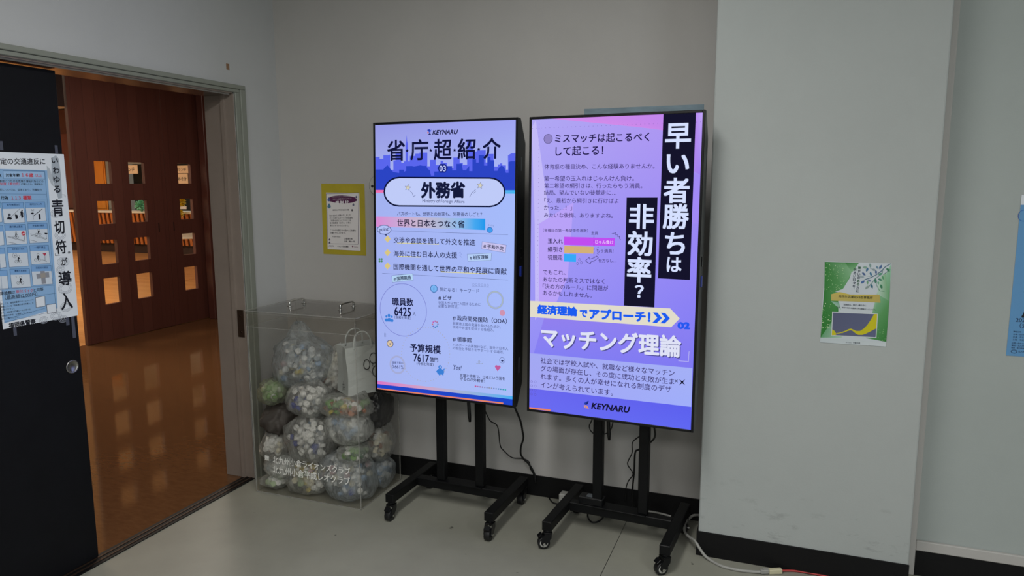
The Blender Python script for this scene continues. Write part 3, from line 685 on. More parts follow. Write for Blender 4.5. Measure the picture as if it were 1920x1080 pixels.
PAGE_MATCHING = (0.6848, 1.2176, [
('P',0,['8d88f6','6b72f6','ae94f2','b0a8f4'],[(0,0),(0.6848,0),(0.6848,1.2176),(0,1.2176)]),
('P',2,['d78be8','b985ef','b683ec','cf8bea'],[(0.0867,1.2177),(0.6848,1.2176),(0.685,1.1199),(0.5334,1.1617)]),
('P',2,'c3baf8',[(-0.0002,1.1853),(0.0172,1.2146),(0.1081,0.6628),(0.0727,0.4821),(0.0233,0.3876),(0.0167,0.7928)]),
('P',3,'b9a2f8',[(0.0358,0.7933),(0.1853,0.8827),(0.1653,0.577),(0.088,0.404),(0.0399,0.4117)]),
('P',2,'a18af6',[(0.5371,1.0478),(0.6843,0.9865),(0.6854,0.8073),(0.5389,0.8041)]),
('E',4,'6a58a8',0.0321,1.2141,0.0011,0.0011),
('E',4,'6a58a8',0.0321,1.1975,0.0011,0.0011),
('E',4,'6a58a8',0.0321,1.1808,0.0011,0.0011),
('E',4,'6a58a8',0.0321,1.1642,0.0011,0.0011),
('E',4,'6a58a8',0.0321,1.1475,0.0011,0.0011),
('E',4,'6a58a8',0.0321,1.1308,0.0011,0.0011),
('E',4,'6a58a8',0.0321,1.1141,0.0011,0.0011),
('E',4,'6a58a8',0.0321,1.0973,0.0011,0.0011),
('E',4,'6a58a8',0.0321,1.0805,0.0011,0.0011),
('E',4,'6a58a8',0.0321,1.0637,0.0011,0.0011),
('E',4,'6a58a8',0.0321,1.0469,0.0011,0.0011),
('E',4,'6a58a8',0.0321,1.0301,0.0011,0.0011),
('E',4,'6a58a8',0.0321,1.0132,0.0011,0.0011),
('E',4,'6a58a8',0.0321,0.9963,0.0011,0.0011),
('E',4,'6a58a8',0.0321,0.9794,0.0011,0.0011),
('E',4,'6a58a8',0.0321,0.9624,0.0011,0.0011),
('E',4,'6a58a8',0.0321,0.9454,0.0011,0.0011),
('E',4,'6a58a8',0.0321,0.9284,0.0011,0.0011),
('E',4,'6a58a8',0.0321,0.9114,0.0011,0.0011),
('E',4,'6a58a8',0.0321,0.8943,0.0011,0.0011),
('E',4,'6a58a8',0.0321,0.8773,0.0011,0.0011),
('E',4,'6a58a8',0.0321,0.8602,0.0011,0.0011),
('E',4,'6a58a8',0.0321,0.843,0.0011,0.0011),
('E',4,'6a58a8',0.0321,0.8259,0.0011,0.0011),
('E',4,'6a58a8',0.0321,0.8087,0.0011,0.0011),
('E',4,'6a58a8',0.0321,0.7915,0.0011,0.0011),
('E',4,'6a58a8',0.032,0.7742,0.0011,0.0011),
('E',4,'6a58a8',0.032,0.757,0.0011,0.0011),
('E',4,'6a58a8',0.032,0.7397,0.0011,0.0011),
('E',4,'6a58a8',0.032,0.7224,0.0011,0.0011),
('E',4,'6a58a8',0.032,0.705,0.0011,0.0011),
('E',4,'6a58a8',0.032,0.6877,0.0011,0.0011),
('E',4,'6a58a8',0.032,0.6703,0.0011,0.0011),
('E',4,'6a58a8',0.032,0.6529,0.0011,0.0011),
('E',4,'6a58a8',0.032,0.6354,0.0011,0.0011),
('E',4,'6a58a8',0.032,0.6179,0.0011,0.0011),
('E',4,'6a58a8',0.032,0.6004,0.0011,0.0011),
('E',4,'6a58a8',0.032,0.5829,0.0011,0.0011),
('E',4,'6a58a8',0.032,0.5654,0.0011,0.0011),
('E',4,'6a58a8',0.032,0.5478,0.0011,0.0011),
('E',4,'6a58a8',0.032,0.5302,0.0011,0.0011),
('E',4,'6a58a8',0.032,0.5125,0.0011,0.0011),
('E',4,'6a58a8',0.032,0.4949,0.0011,0.0011),
('E',4,'6a58a8',0.032,0.4772,0.0011,0.0011),
('E',4,'6a58a8',0.0034,1.1821,0.0011,0.0011),
('E',4,'6a58a8',0.0225,1.1822,0.0011,0.0011),
('E',4,'6a58a8',0.0415,1.1822,0.0011,0.0011),
('E',4,'6a58a8',0.0603,1.1823,0.0011,0.0011),
('E',4,'6a58a8',0.0791,1.1823,0.0011,0.0011),
('E',4,'6a58a8',0.0978,1.1824,0.0011,0.0011),
('E',4,'6a58a8',0.1164,1.1824,0.0011,0.0011),
('E',4,'6a58a8',0.1348,1.1825,0.0011,0.0011),
('E',4,'6a58a8',0.1532,1.1825,0.0011,0.0011),
('E',4,'6a58a8',0.1715,1.1826,0.0011,0.0011),
('E',4,'6a58a8',0.1897,1.1826,0.0011,0.0011),
('E',4,'6a58a8',0.2078,1.1826,0.0011,0.0011),
('E',4,'6a58a8',0.2258,1.1827,0.0011,0.0011),
('E',4,'6a58a8',0.2437,1.1827,0.0011,0.0011),
('E',4,'6a58a8',0.2615,1.1828,0.0011,0.0011),
('E',4,'6a58a8',0.2792,1.1828,0.0011,0.0011),
('E',4,'6a58a8',0.2969,1.1829,0.0011,0.0011),
('E',4,'6a58a8',0.3144,1.1829,0.0011,0.0011),
('E',4,'6a58a8',0.3318,1.183,0.0011,0.0011),
('E',4,'6a58a8',0.3492,1.183,0.0011,0.0011),
('E',4,'6a58a8',0.3665,1.183,0.0011,0.0011),
('E',4,'6a58a8',0.3836,1.1831,0.0011,0.0011),
('E',4,'6a58a8',0.4007,1.1831,0.0011,0.0011),
('E',4,'6a58a8',0.4178,1.1832,0.0011,0.0011),
('E',4,'6a58a8',0.4347,1.1832,0.0011,0.0011),
('E',4,'6a58a8',0.4515,1.1832,0.0011,0.0011),
('E',4,'6a58a8',0.4683,1.1833,0.0011,0.0011),
('E',4,'6a58a8',0.4849,1.1833,0.0011,0.0011),
('E',4,'6a58a8',0.5015,1.1834,0.0011,0.0011),
('E',4,'6a58a8',0.518,1.1834,0.0011,0.0011),
('E',4,'6a58a8',0.5344,1.1834,0.0011,0.0011),
('E',4,'6a58a8',0.5508,1.1835,0.0011,0.0011),
('E',4,'6a58a8',0.567,1.1835,0.0011,0.0011),
('E',4,'6a58a8',0.5832,1.1836,0.0011,0.0011),
('E',4,'6a58a8',0.5993,1.1836,0.0011,0.0011),
('E',4,'6a58a8',0.6153,1.1836,0.0011,0.0011),
('E',4,'6a58a8',0.6313,1.1837,0.0011,0.0011),
('E',4,'6a58a8',0.6471,1.1837,0.0011,0.0011),
('E',4,'6a58a8',0.6629,1.1838,0.0011,0.0011),
('E',4,'6a58a8',0.6786,1.1838,0.0011,0.0011),
('P',5,'15142b',[(0.5385,1.2177),(0.6599,1.2177),(0.6598,0.5908),(0.5371,0.591)]),
('P',5,'15142b',[(0.4042,0.9032),(0.5261,0.904),(0.5268,0.4752),(0.4041,0.4751)]),
('P',4,['b98af0','c3a8f8','9d7ef2','a884f0'],[(0.6599,1.2177),(0.6848,1.2176),(0.6882,0.9865),(0.6599,1.0025)]),
('V',6,'d5e0ff','早',0.5967,1.135,0.0972,0.0948,0.03),
('V',6,'d5e0ff','い',0.5992,1.0313,0.0858,0.0718,0.03),
('V',6,'d5e0ff','者',0.5973,0.9312,0.0982,0.0966,0.03),
('V',6,'d5e0ff','勝',0.5985,0.8324,0.0986,0.0974,0.03),
('V',6,'d5e0ff','ち',0.5985,0.7292,0.0768,0.086,0.03),
('V',6,'d5e0ff','は',0.5981,0.6473,0.057,0.0578,0.03),
('V',6,'d5e0ff','非',0.4653,0.8301,0.0986,0.0974,0.03),
('V',6,'d5e0ff','効',0.4623,0.7247,0.099,0.0982,0.03),
('V',6,'d5e0ff','率',0.4619,0.6208,0.0976,0.1012,0.03),
('V',6,'d5e0ff','？',0.4643,0.5352,0.0362,0.051,0.03),
('E',4,'4a4478',0.0723,1.138,0.0194,0.0196),
('E',5,'8f83c4',0.0723,1.138,0.0176,0.0179),
('T',5,'1d1546','ミスマッチは起こるべく',0.1015,1.1381,0.4879,1.1349,0.02,1,0),
('T',5,'1d1546','して起こる！',0.1047,1.0876,0.3054,1.0882,0.02,1,0),
('T',6,'352a63','体育祭の種目決め、こんな経験ありませんか。',0.0576,1.0263,0.511,1.0235,0.006,1,0),
('T',6,'352a63','第一希望の玉入れはじゃんけん負け。',0.0572,0.9792,0.4317,0.9779,0.006,1,0),
('T',6,'352a63','第二希望の綱引きは、行ったらもう満員。',0.0576,0.9503,0.465,0.9492,0.006,1,0),
('T',6,'352a63','結局、望んでいない徒競走に…',0.057,0.9212,0.3624,0.9223,0.006,1,0),
('T',6,'352a63','「え、最初から綱引きに行けばよ',0.0583,0.8898,0.3718,0.89,0.006,1,0),
('T',6,'352a63','かった…！」',0.0577,0.8596,0.1789,0.8602,0.006,1,0),
('T',6,'352a63','みたいな後悔、ありますよね。',0.0581,0.8294,0.3504,0.8317,0.006,1,0),
('T',6,'352a63','（各種目の第一希望申告者数）',0.0546,0.7667,0.2487,0.7693,0.006,1,0),
('T',6,'352a63','定員',0.2623,0.76,0.2909,0.7608,0.006,1,0),
('T',6,'352a63','もう満員！',0.286,0.69,0.356,0.6918,0.006,1,0),
('T',6,'352a63','仕方なし…',0.2949,0.6512,0.3691,0.6535,0.006,1,0),
('T',6,'352a63','でもこれ、',0.0566,0.5928,0.1548,0.5962,0.006,1,0),
('T',6,'352a63','あなたの判断ミスではなく',0.0558,0.5627,0.3222,0.5675,0.006,1,0),
('T',6,'352a63','「決め方のルール」に問題が',0.0561,0.5337,0.3377,0.5405,0.006,1,0),
('T',6,'352a63','あるかもしれません。',0.0564,0.5062,0.2691,0.5073,0.006,1,0),
('T',6,'1d1546','玉入れ',0.0761,0.7232,0.1424,0.7237,0.015,1,0),
('T',6,'1d1546','綱引き',0.0765,0.6886,0.1412,0.691,0.015,1,0),
('T',6,'1d1546','徒競走',0.0769,0.6556,0.1418,0.6569,0.015,1,0),
('P',6,'c04df0',[(0.1471,0.7425),(0.361,0.7426),(0.3603,0.7109),(0.1477,0.7092)]),
('P',6,'d3b078',[(0.1489,0.706),(0.2735,0.7055),(0.2729,0.6777),(0.1482,0.6768)]),
('P',6,'35aaf8',[(0.1482,0.6732),(0.2004,0.6729),(0.2,0.6412),(0.1478,0.6409)]),
('L',7,'3a2a70',0.002,[(0.2741,0.7502),(0.274,0.7414)]),
('L',7,'3a2a70',0.002,[(0.2744,0.7339),(0.2744,0.7251)]),
('L',7,'3a2a70',0.002,[(0.2748,0.7176),(0.2747,0.7088)]),
('L',7,'3a2a70',0.002,[(0.2751,0.7013),(0.2751,0.6924)]),
('L',7,'3a2a70',0.002,[(0.2755,0.6849),(0.2754,0.676)]),
('L',7,'3a2a70',0.002,[(0.2758,0.6685),(0.2758,0.6596)]),
('L',7,'3a2a70',0.002,[(0.2761,0.6521),(0.2761,0.6432)]),
('T',7,'f3d9ff','じゃん負け',0.2804,0.7258,0.3551,0.7258,0.015,1,0),
('L',6,'352a63',0.0018,[(0.2401,0.6475),(0.2562,0.6627),(0.2577,0.6546),(0.2751,0.6609),(0.2874,0.6692),(0.2942,0.6617),(0.2775,0.6491),(0.2629,0.6435),(0.2613,0.6352),(0.2401,0.6475)]),
('R',6,'352a63',0.2144,0.6514,0.0036,0.0057,0.001),
('R',6,'352a63',0.2065,0.6351,0.0037,0.0057,0.001),
('R',6,'352a63',0.2228,0.6391,0.0036,0.0057,0.001),
('L',6,'352a63',0.0016,[(0.3478,0.7598),(0.3642,0.764),(0.3631,0.756),(0.3717,0.7566),(0.3719,0.7486),(0.3796,0.7514),(0.3785,0.7437),(0.3843,0.7365)]),
('L',6,'352a63',0.0012,[(0.2865,0.701),(0.2941,0.7056)]),
('L',6,'352a63',0.0012,[(0.2865,0.6804),(0.2955,0.6755)]),
('P',5,'e1dccb',[(0.0001,0.4687),(0.5888,0.4754),(0.627,0.4383),(0.595,0.402),(-0.0012,0.3999)]),
('T',6,'1d5df0','経済理論',0.032,0.4351,0.2103,0.4363,0.065,0.9,0),
('T',6,'1d5df0','で',0.2191,0.4312,0.2534,0.4304,0.06,1,0),
('T',6,'1d5df0','アプローチ！',0.2602,0.432,0.513,0.4365,0.065,0.95,0),
('P',6,'1d5df0',[(0.5209,0.4556),(0.5387,0.4559),(0.5581,0.4357),(0.5379,0.4139),(0.5201,0.4136),(0.5391,0.4357)]),
('P',6,'1d5df0',[(0.5522,0.456),(0.5699,0.4563),(0.5891,0.4362),(0.5692,0.4145),(0.5515,0.4142),(0.5703,0.4362)]),
('T',6,'2459f0','02',0.6188,0.4103,0.6674,0.4128,0.07,0.75,0),
('P',3,['9280ee','8a80f2','8079f2','8480f4'],[(0.0641,0.3999),(0.6779,0.4033),(0.6786,0.2475),(0.0186,0.2453)]),
('T',5,'4a4a8c','マッチング理論',0.0545,0.3144,0.6398,0.3241,0.035,1.06,0),
('T',6,'dfe2f6','マッチング理論',0.0502,0.318,0.636,0.3274,0.035,1.06,0),
('P',4,['a3a8f2','a4b0f6','a0aefa','a4a6f4'],[(-0.0022,0.2437),(0.6823,0.2473),(0.683,0.0926),(-0.0008,0.0899)]),
('P',2,['6a68ee','5c60ee','6068f2','6a6cf2'],[(-0.0008,0.0899),(0.683,0.0926),(0.6848,-0.0),(0.0,-0.0)]),
('T',6,'352a63','社会では学校入試や、就職など様々なマッチン',0.0501,0.2171,0.6141,0.2202,0.006,1,0),
('T',6,'352a63','グの場面が存在し、その度に成功と失敗が生ま',0.0505,0.1835,0.6138,0.1862,0.006,1,0),
('T',6,'352a63','れます。多くの人が幸せになれる制度のデザ',0.0509,0.1486,0.6045,0.1545,0.006,1,0),
('T',6,'352a63','インが考えられています。',0.0513,0.1125,0.3674,0.113,0.006,1,0),
('P',6,'15142b',[(0.6575,0.1759),(0.6449,0.1833),(0.6329,0.173),(0.6409,0.1868),(0.6319,0.1987),(0.6446,0.1912),(0.6565,0.2015),(0.6485,0.1877)]),
('P',6,'15142b',[(0.6289,0.1834),(0.622,0.1874),(0.6155,0.1818),(0.6199,0.1893),(0.615,0.1957),(0.6219,0.1917),(0.6284,0.1973),(0.6241,0.1898)]),
('R',6,'5a50a0',0.0098,0.1208,0.0045,0.0047,0.0009),
('R',6,'5a50a0',0.0265,0.1211,0.0044,0.0047,0.0009),
('R',6,'5a50a0',0.0099,0.1025,0.0045,0.0048,0.0009),
('R',6,'5a50a0',0.0267,0.1028,0.0045,0.0047,0.0009),
('R',6,'5a50a0',0.0101,0.0841,0.0044,0.0047,0.0009),
('R',6,'5a50a0',0.0268,0.0845,0.0045,0.0047,0.0009),
('R',6,'5a50a0',0.0103,0.0657,0.0045,0.0047,0.0009),
('R',6,'5a50a0',0.027,0.0661,0.0045,0.0047,0.0009),
('L',6,'c9c9f2',0.0016,[(0.6671,0.312),(0.6662,0.2721),(0.6278,0.2709)]),
('T',5,'15142b','KEYNARU',0.2764,0.0472,0.441,0.0501,0.04,1,0.22),
('P',5,'2a3fae',[(0.2451,0.0552),(0.2645,0.068),(0.2625,0.0529),(0.2511,0.0457)]),
('P',5,'e0a07a',[(0.2442,0.0437),(0.2557,0.0486),(0.249,0.0351)]),
('P',5,'d9947a',[(0.2502,0.0341),(0.258,0.0466),(0.2675,0.033)]),
('P',5,'1d2a7a',[(0.2509,0.0537),(0.2669,0.066),(0.2591,0.049)]),
('P',5,'e8845c',[(-0.0001,0.0071),(0.0979,0.0087),(0.098,0.0017),(0.0,-0.0)]),])

TRAFFIC_POSTER = (0.3, 0.637, [
('P',0,'dfe6ee',[(0,0),(0.3,0),(0.3,0.637),(0,0.637)]),
('T',2,'16181f','一定の交通違反に',0.027,0.6031,0.2204,0.6074,0.02,1,0),
('P',1,'8db4dc',[(0.0186,0.5765),(0.2256,0.5742),(0.216,0.0421),(0.0065,0.0213)]),
('L',3,'2c5f8f',0.001,[(0.0219,0.5728),(0.2156,0.571),(0.2085,0.0558),(0.0078,0.0347),(0.0219,0.5728)]),
('P',2,'9dc0e4',[(0.0578,0.5696),(0.2139,0.5699),(0.2135,0.541),(0.0568,0.5418)]),
('L',3,'2c5f8f',0.001,[(0.0578,0.5696),(0.2139,0.5699),(0.2135,0.541),(0.0568,0.5418),(0.0578,0.5696)]),
('T',3,'16181f','対象年齢',0.0658,0.5543,0.1173,0.5548,0.03,1,0),
('T',3,'c8343c','１６歳',0.1244,0.5559,0.1685,0.5553,0.03,1.0,0),
('T',3,'c8343c','以上',0.1767,0.5544,0.2021,0.5545,0.01,1,0),
('T',3,'16181f','対象',0.02,0.5539,0.0504,0.5542,0.03,1,0),
('T',3,'16181f','交通事故につながる危険な運転行為などの',0.0216,0.5331,0.2062,0.5327,0.008,1,0),
('T',3,'c8343c','通告制度（青切符）',0.0206,0.5236,0.1139,0.5227,0.01,1,0),
('T',3,'16181f','が導入され、検挙後の',0.1179,0.5227,0.203,0.5222,0.008,1,0),
('T',3,'16181f','違反については、従来どおり、刑事処分',0.0298,0.5027,0.1965,0.5009,0.006,1,0),
('L',3,'2c5f8f',0.001,[(0.015,0.488),(0.2108,0.484)]),
('L',3,'2c5f8f',0.001,[(0.0127,0.4659),(0.2106,0.462)]),
('T',3,'16181f','行為',0.0401,0.4739,0.0671,0.4734,0.03,1,0),
('T',3,'c8343c','１１３',0.0779,0.4728,0.1127,0.4726,0.02,1.1,0),
('T',3,'c8343c','種類',0.1208,0.4724,0.1535,0.4718,0.03,1,0),
('P',2,'cdd7e2',[(0.0137,0.4571),(0.0375,0.4585),(0.0369,0.3877),(0.0137,0.3847)]),
('P',3,'7ba7d8',[(0.0137,0.4571),(0.0375,0.4585),(0.0373,0.4369),(0.0137,0.4358)]),
('L',4,'2c5f8f',0.0012,[(0.0137,0.4571),(0.0375,0.4585),(0.0369,0.3877),(0.0137,0.3847),(0.0137,0.4571)]),
('P',2,'cdd7e2',[(0.042,0.4555),(0.12,0.4555),(0.1194,0.3817),(0.042,0.3813)]),
('P',3,'7ba7d8',[(0.042,0.4555),(0.12,0.4555),(0.1198,0.433),(0.0421,0.4336)]),
('L',4,'2c5f8f',0.0012,[(0.042,0.4555),(0.12,0.4555),(0.1194,0.3817),(0.042,0.3813),(0.042,0.4555)]),
('T',4,'163a66','信号無視など',0.0587,0.4481,0.1081,0.448,0.02,1,0),
('P',2,'cdd7e2',[(0.1271,0.4553),(0.2035,0.4555),(0.2035,0.3836),(0.1277,0.3829)]),
('P',3,'7ba7d8',[(0.1271,0.4553),(0.2035,0.4555),(0.2035,0.4336),(0.1273,0.434)]),
('L',4,'2c5f8f',0.0012,[(0.1271,0.4553),(0.2035,0.4555),(0.2035,0.3836),(0.1277,0.3829),(0.1271,0.4553)]),
('T',4,'163a66','踏切立ち入り',0.1448,0.4478,0.1909,0.4477,0.02,1,0),
('P',2,'cdd7e2',[(0.0107,0.3745),(0.0365,0.375),(0.036,0.3049),(0.0108,0.3026)]),
('P',3,'7ba7d8',[(0.0107,0.3745),(0.0365,0.375),(0.0363,0.3537),(0.0108,0.3533)]),
('L',4,'2c5f8f',0.0012,[(0.0107,0.3745),(0.0365,0.375),(0.036,0.3049),(0.0108,0.3026),(0.0107,0.3745)]),
('P',2,'cdd7e2',[(0.0435,0.3766),(0.1207,0.3745),(0.1203,0.3022),(0.0436,0.3039)]),
('P',3,'7ba7d8',[(0.0435,0.3766),(0.1207,0.3745),(0.1206,0.3525),(0.0435,0.3552)]),
('L',4,'2c5f8f',0.0012,[(0.0435,0.3766),(0.1207,0.3745),(0.1203,0.3022),(0.0436,0.3039),(0.0435,0.3766)]),
('T',4,'163a66','通行禁止違反',0.0601,0.3687,0.1088,0.3672,0.02,1,0),
('P',2,'cdd7e2',[(0.1291,0.376),(0.2047,0.3742),(0.2047,0.3019),(0.1297,0.3031)]),
('P',3,'7ba7d8',[(0.1291,0.376),(0.2047,0.3742),(0.2046,0.3522),(0.1293,0.3546)]),
('L',4,'2c5f8f',0.0012,[(0.1291,0.376),(0.2047,0.3742),(0.2047,0.3019),(0.1297,0.3031),(0.1291,0.376)]),
('T',4,'163a66','歩道通行違反',0.1468,0.3679,0.1921,0.3667,0.02,1,0),
('P',2,'cdd7e2',[(0.0062,0.2946),(0.0349,0.2941),(0.0343,0.2236),(0.0063,0.2224)]),
('P',3,'7ba7d8',[(0.0062,0.2946),(0.0349,0.2941),(0.0347,0.2727),(0.0063,0.2733)]),
('L',4,'2c5f8f',0.0012,[(0.0062,0.2946),(0.0349,0.2941),(0.0343,0.2236),(0.0063,0.2224),(0.0062,0.2946)]),
('P',2,'cdd7e2',[(0.0447,0.2953),(0.1182,0.2913),(0.1178,0.2187),(0.0449,0.2221)]),
('P',3,'7ba7d8',[(0.0447,0.2953),(0.1182,0.2913),(0.118,0.2692),(0.0448,0.2737)]),
('L',4,'2c5f8f',0.0012,[(0.0447,0.2953),(0.1182,0.2913),(0.1178,0.2187),(0.0449,0.2221),(0.0447,0.2953)]),
('T',4,'163a66','携帯電話の使用',0.0614,0.2869,0.1062,0.2843,0.02,1,0),
('P',2,'cdd7e2',[(0.1278,0.2945),(0.2024,0.2906),(0.2026,0.22),(0.1286,0.2232)]),
('P',3,'7ba7d8',[(0.1278,0.2945),(0.2024,0.2906),(0.2025,0.2691),(0.128,0.2735)]),
('L',4,'2c5f8f',0.0012,[(0.1278,0.2945),(0.2024,0.2906),(0.2026,0.22),(0.1286,0.2232),(0.1278,0.2945)]),
('T',4,'163a66','一時不停止',0.1455,0.2858,0.1898,0.2834,0.02,1,0),
('P',2,'cdd7e2',[(0.0035,0.2143),(0.0351,0.2127),(0.0347,0.1437),(0.0038,0.1437)]),
('P',3,'7ba7d8',[(0.0035,0.2143),(0.0351,0.2127),(0.035,0.1917),(0.0037,0.1935)]),
('L',4,'2c5f8f',0.0012,[(0.0035,0.2143),(0.0351,0.2127),(0.0347,0.1437),(0.0038,0.1437),(0.0035,0.2143)]),
('P',2,'cdd7e2',[(0.0461,0.2153),(0.1189,0.2094),(0.1187,0.1384),(0.0465,0.1437)]),
('P',3,'7ba7d8',[(0.0461,0.2153),(0.1189,0.2094),(0.1188,0.1878),(0.0463,0.1942)]),
('L',4,'2c5f8f',0.0012,[(0.0461,0.2153),(0.1189,0.2094),(0.1187,0.1384),(0.0465,0.1437),(0.0461,0.2153)]),
('T',4,'163a66','整備不良車両',0.0629,0.2064,0.1069,0.2027,0.02,1,0),
('P',2,'cdd7e2',[(0.126,0.2186),(0.2051,0.2123),(0.2051,0.1393),(0.1267,0.145)]),
('P',3,'7ba7d8',[(0.126,0.2186),(0.2051,0.2123),(0.2051,0.1901),(0.1263,0.1969)]),
('L',4,'2c5f8f',0.0012,[(0.126,0.2186),(0.2051,0.2123),(0.2051,0.1393),(0.1267,0.145),(0.126,0.2186)]),
('T',4,'163a66','交差点の安全',0.1438,0.2095,0.1924,0.2055,0.02,1,0),
('L',4,'16181f',0.001,[(0.057,0.3945),(0.1044,0.4316)]),
('E',4,'4a4f5a',0.0646,0.4116,0.0049,0.0049),
('P',4,'16181f',[(0.0533,0.3966),(0.0602,0.4069),(0.0732,0.3996),(0.0687,0.3939)]),
('P',4,'16181f',[(0.0845,0.4127),(0.0942,0.4104),(0.0949,0.3986),(0.0866,0.3951)]),
('P',4,'16181f',[(0.1054,0.4217),(0.1138,0.4254),(0.1156,0.4036),(0.1088,0.396)]),
('L',4,'16181f',0.0014,[(0.1015,0.4042),(0.1134,0.4214),(0.1183,0.4094)]),
('E',4,'16181f',0.1129,0.4264,0.0027,0.0026),
('L',4,'16181f',0.0022,[(0.1547,0.404),(0.1911,0.4287)]),
('L',4,'16181f',0.0012,[(0.1537,0.424),(0.1522,0.3901)]),
('E',4,'16181f',0.151,0.4137,0.0062,0.003),
('L',4,'16181f',0.001,[(0.148,0.4292),(0.1578,0.4228)]),
('L',4,'16181f',0.001,[(0.1584,0.4288),(0.1474,0.4232)]),
('P',4,'16181f',[(0.1744,0.4112),(0.1815,0.4089),(0.1818,0.3907),(0.1742,0.389)]),
('E',4,'cfd6de',0.1754,0.4112,0.0034,0.0033),
('L',4,'16181f',0.001,[(0.0489,0.3359),(0.1104,0.3149)]),
('L',4,'16181f',0.001,[(0.0504,0.3319),(0.1101,0.3121)]),
('L',4,'16181f',0.001,[(0.0506,0.3144),(0.0792,0.3054)]),
('E',4,'cfd6de',0.0824,0.3465,0.0032,0.0033),
('R',5,'16181f',0.0824,0.3465,0.0032,0.0033,0.0008),
('P',4,'16181f',[(0.0794,0.3428),(0.084,0.3433),(0.0825,0.3346),(0.0783,0.3343)]),
('P',4,'16181f',[(0.083,0.3428),(0.0877,0.3384),(0.0866,0.3372),(0.0824,0.3397)]),
('P',4,'16181f',[(0.0794,0.3358),(0.0826,0.3356),(0.0829,0.3293),(0.0807,0.3294)]),
('R',4,'16181f',0.0738,0.3305,0.0043,0.0044,0.0009),
('R',4,'16181f',0.0861,0.3297,0.0043,0.0044,0.0009),
('L',4,'16181f',0.0009,[(0.0741,0.3307),(0.0793,0.3348),(0.0858,0.3299)]),
('E',4,'c03848',0.1095,0.3413,0.0075,0.0079),
('P',5,'e8e8ee',[(0.105,0.3402),(0.1142,0.3436),(0.1139,0.3404),(0.1046,0.3371)]),
('L',4,'16181f',0.0015,[(0.1116,0.3336),(0.1104,0.3149)]),
('L',4,'16181f',0.001,[(0.1354,0.338),(0.1985,0.3156)]),
('L',4,'16181f',0.001,[(0.1369,0.333),(0.1961,0.3127)]),
('L',4,'16181f',0.001,[(0.1351,0.3151),(0.1572,0.3075)]),
('E',4,'cfd6de',0.1691,0.3512,0.0034,0.0034),
('R',5,'16181f',0.1691,0.3512,0.0034,0.0034,0.0008),
('P',4,'16181f',[(0.1658,0.3474),(0.1708,0.3479),(0.1691,0.3389),(0.1647,0.3386)]),
('P',4,'16181f',[(0.1697,0.3473),(0.1746,0.3428),(0.1735,0.3416),(0.169,0.3441)]),
('P',4,'16181f',[(0.1659,0.3401),(0.1693,0.3399),(0.1696,0.3334),(0.1672,0.3336)]),
('R',4,'16181f',0.1599,0.3347,0.0046,0.0045,0.0009),
('R',4,'16181f',0.173,0.3339,0.0046,0.0045,0.0009),
('L',4,'16181f',0.0009,[(0.1603,0.3348),(0.1658,0.3392),(0.1727,0.334)]),
('L',4,'16181f',0.0016,[(0.1971,0.3331),(0.1963,0.3148)]),
('P',4,'16181f',[(0.1913,0.3385),(0.2029,0.3368),(0.2013,0.3318),(0.1918,0.3334)]),
('E',4,'cfd6de',0.0827,0.2592,0.0038,0.0039),
('R',5,'16181f',0.0827,0.2592,0.0038,0.0039,0.0008),
('P',4,'16181f',[(0.079,0.2549),(0.0846,0.2553),(0.0827,0.245),(0.0778,0.2447)]),
('P',4,'16181f',[(0.0834,0.2546),(0.0889,0.2492),(0.0876,0.2479),(0.0826,0.251)]),
('P',4,'16181f',[(0.0791,0.2464),(0.0828,0.2461),(0.0832,0.2385),(0.0806,0.2388)]),
('R',4,'16181f',0.0724,0.2404,0.0051,0.0052,0.0009),
('R',4,'16181f',0.0871,0.2389,0.0051,0.0052,0.0009),
('L',4,'16181f',0.0009,[(0.0728,0.2405),(0.079,0.2453),(0.0867,0.2391)]),
('R',4,'4a4f5a',0.0689,0.2631,0.0079,0.0086,0.001),
('T',4,'4a4f5a','@',0.0659,0.2634,0.072,0.2628,0.02,1,0),
('E',4,'cfd6de',0.1576,0.2583,0.004,0.004),
('R',5,'16181f',0.1576,0.2583,0.004,0.004,0.0008),
('P',4,'16181f',[(0.1538,0.2539),(0.1596,0.2543),(0.1577,0.2437),(0.1525,0.2434)]),
('P',4,'16181f',[(0.1584,0.2536),(0.1642,0.2481),(0.1628,0.2467),(0.1576,0.2499)]),
('P',4,'16181f',[(0.1539,0.2452),(0.1578,0.2448),(0.1582,0.2371),(0.1555,0.2374)]),
('R',4,'16181f',0.1468,0.239,0.0054,0.0053,0.0009),
('R',4,'16181f',0.1623,0.2375,0.0054,0.0054,0.0009),
('L',4,'16181f',0.0009,[(0.1472,0.2391),(0.1538,0.2441),(0.1619,0.2377)]),
('P',4,'b23a50',[(0.1757,0.2614),(0.1919,0.262),(0.1839,0.2495)]),
('L',4,'16181f',0.0013,[(0.1838,0.2505),(0.1829,0.2322)]),
('L',4,'16181f',0.001,[(0.1732,0.2373),(0.1893,0.2275)]),
('E',4,'cfd6de',0.0827,0.1809,0.004,0.0041),
('R',5,'16181f',0.0827,0.1809,0.004,0.0041,0.0008),
('P',4,'16181f',[(0.0788,0.1764),(0.0847,0.1767),(0.0827,0.1658),(0.0775,0.1657)]),
('P',4,'16181f',[(0.0834,0.176),(0.0892,0.1702),(0.0879,0.1687),(0.0826,0.1722)]),
('P',4,'16181f',[(0.0789,0.1675),(0.0828,0.167),(0.0832,0.159),(0.0804,0.1594)]),
('R',4,'16181f',0.0718,0.1612,0.0053,0.0055,0.0009),
('R',4,'16181f',0.0873,0.1593,0.0054,0.0055,0.0009),
('L',4,'16181f',0.0009,[(0.0722,0.1614),(0.0787,0.1663),(0.0869,0.1595)]),
('L',4,'16181f',0.001,[(0.0649,0.1869),(0.0684,0.1826)]),
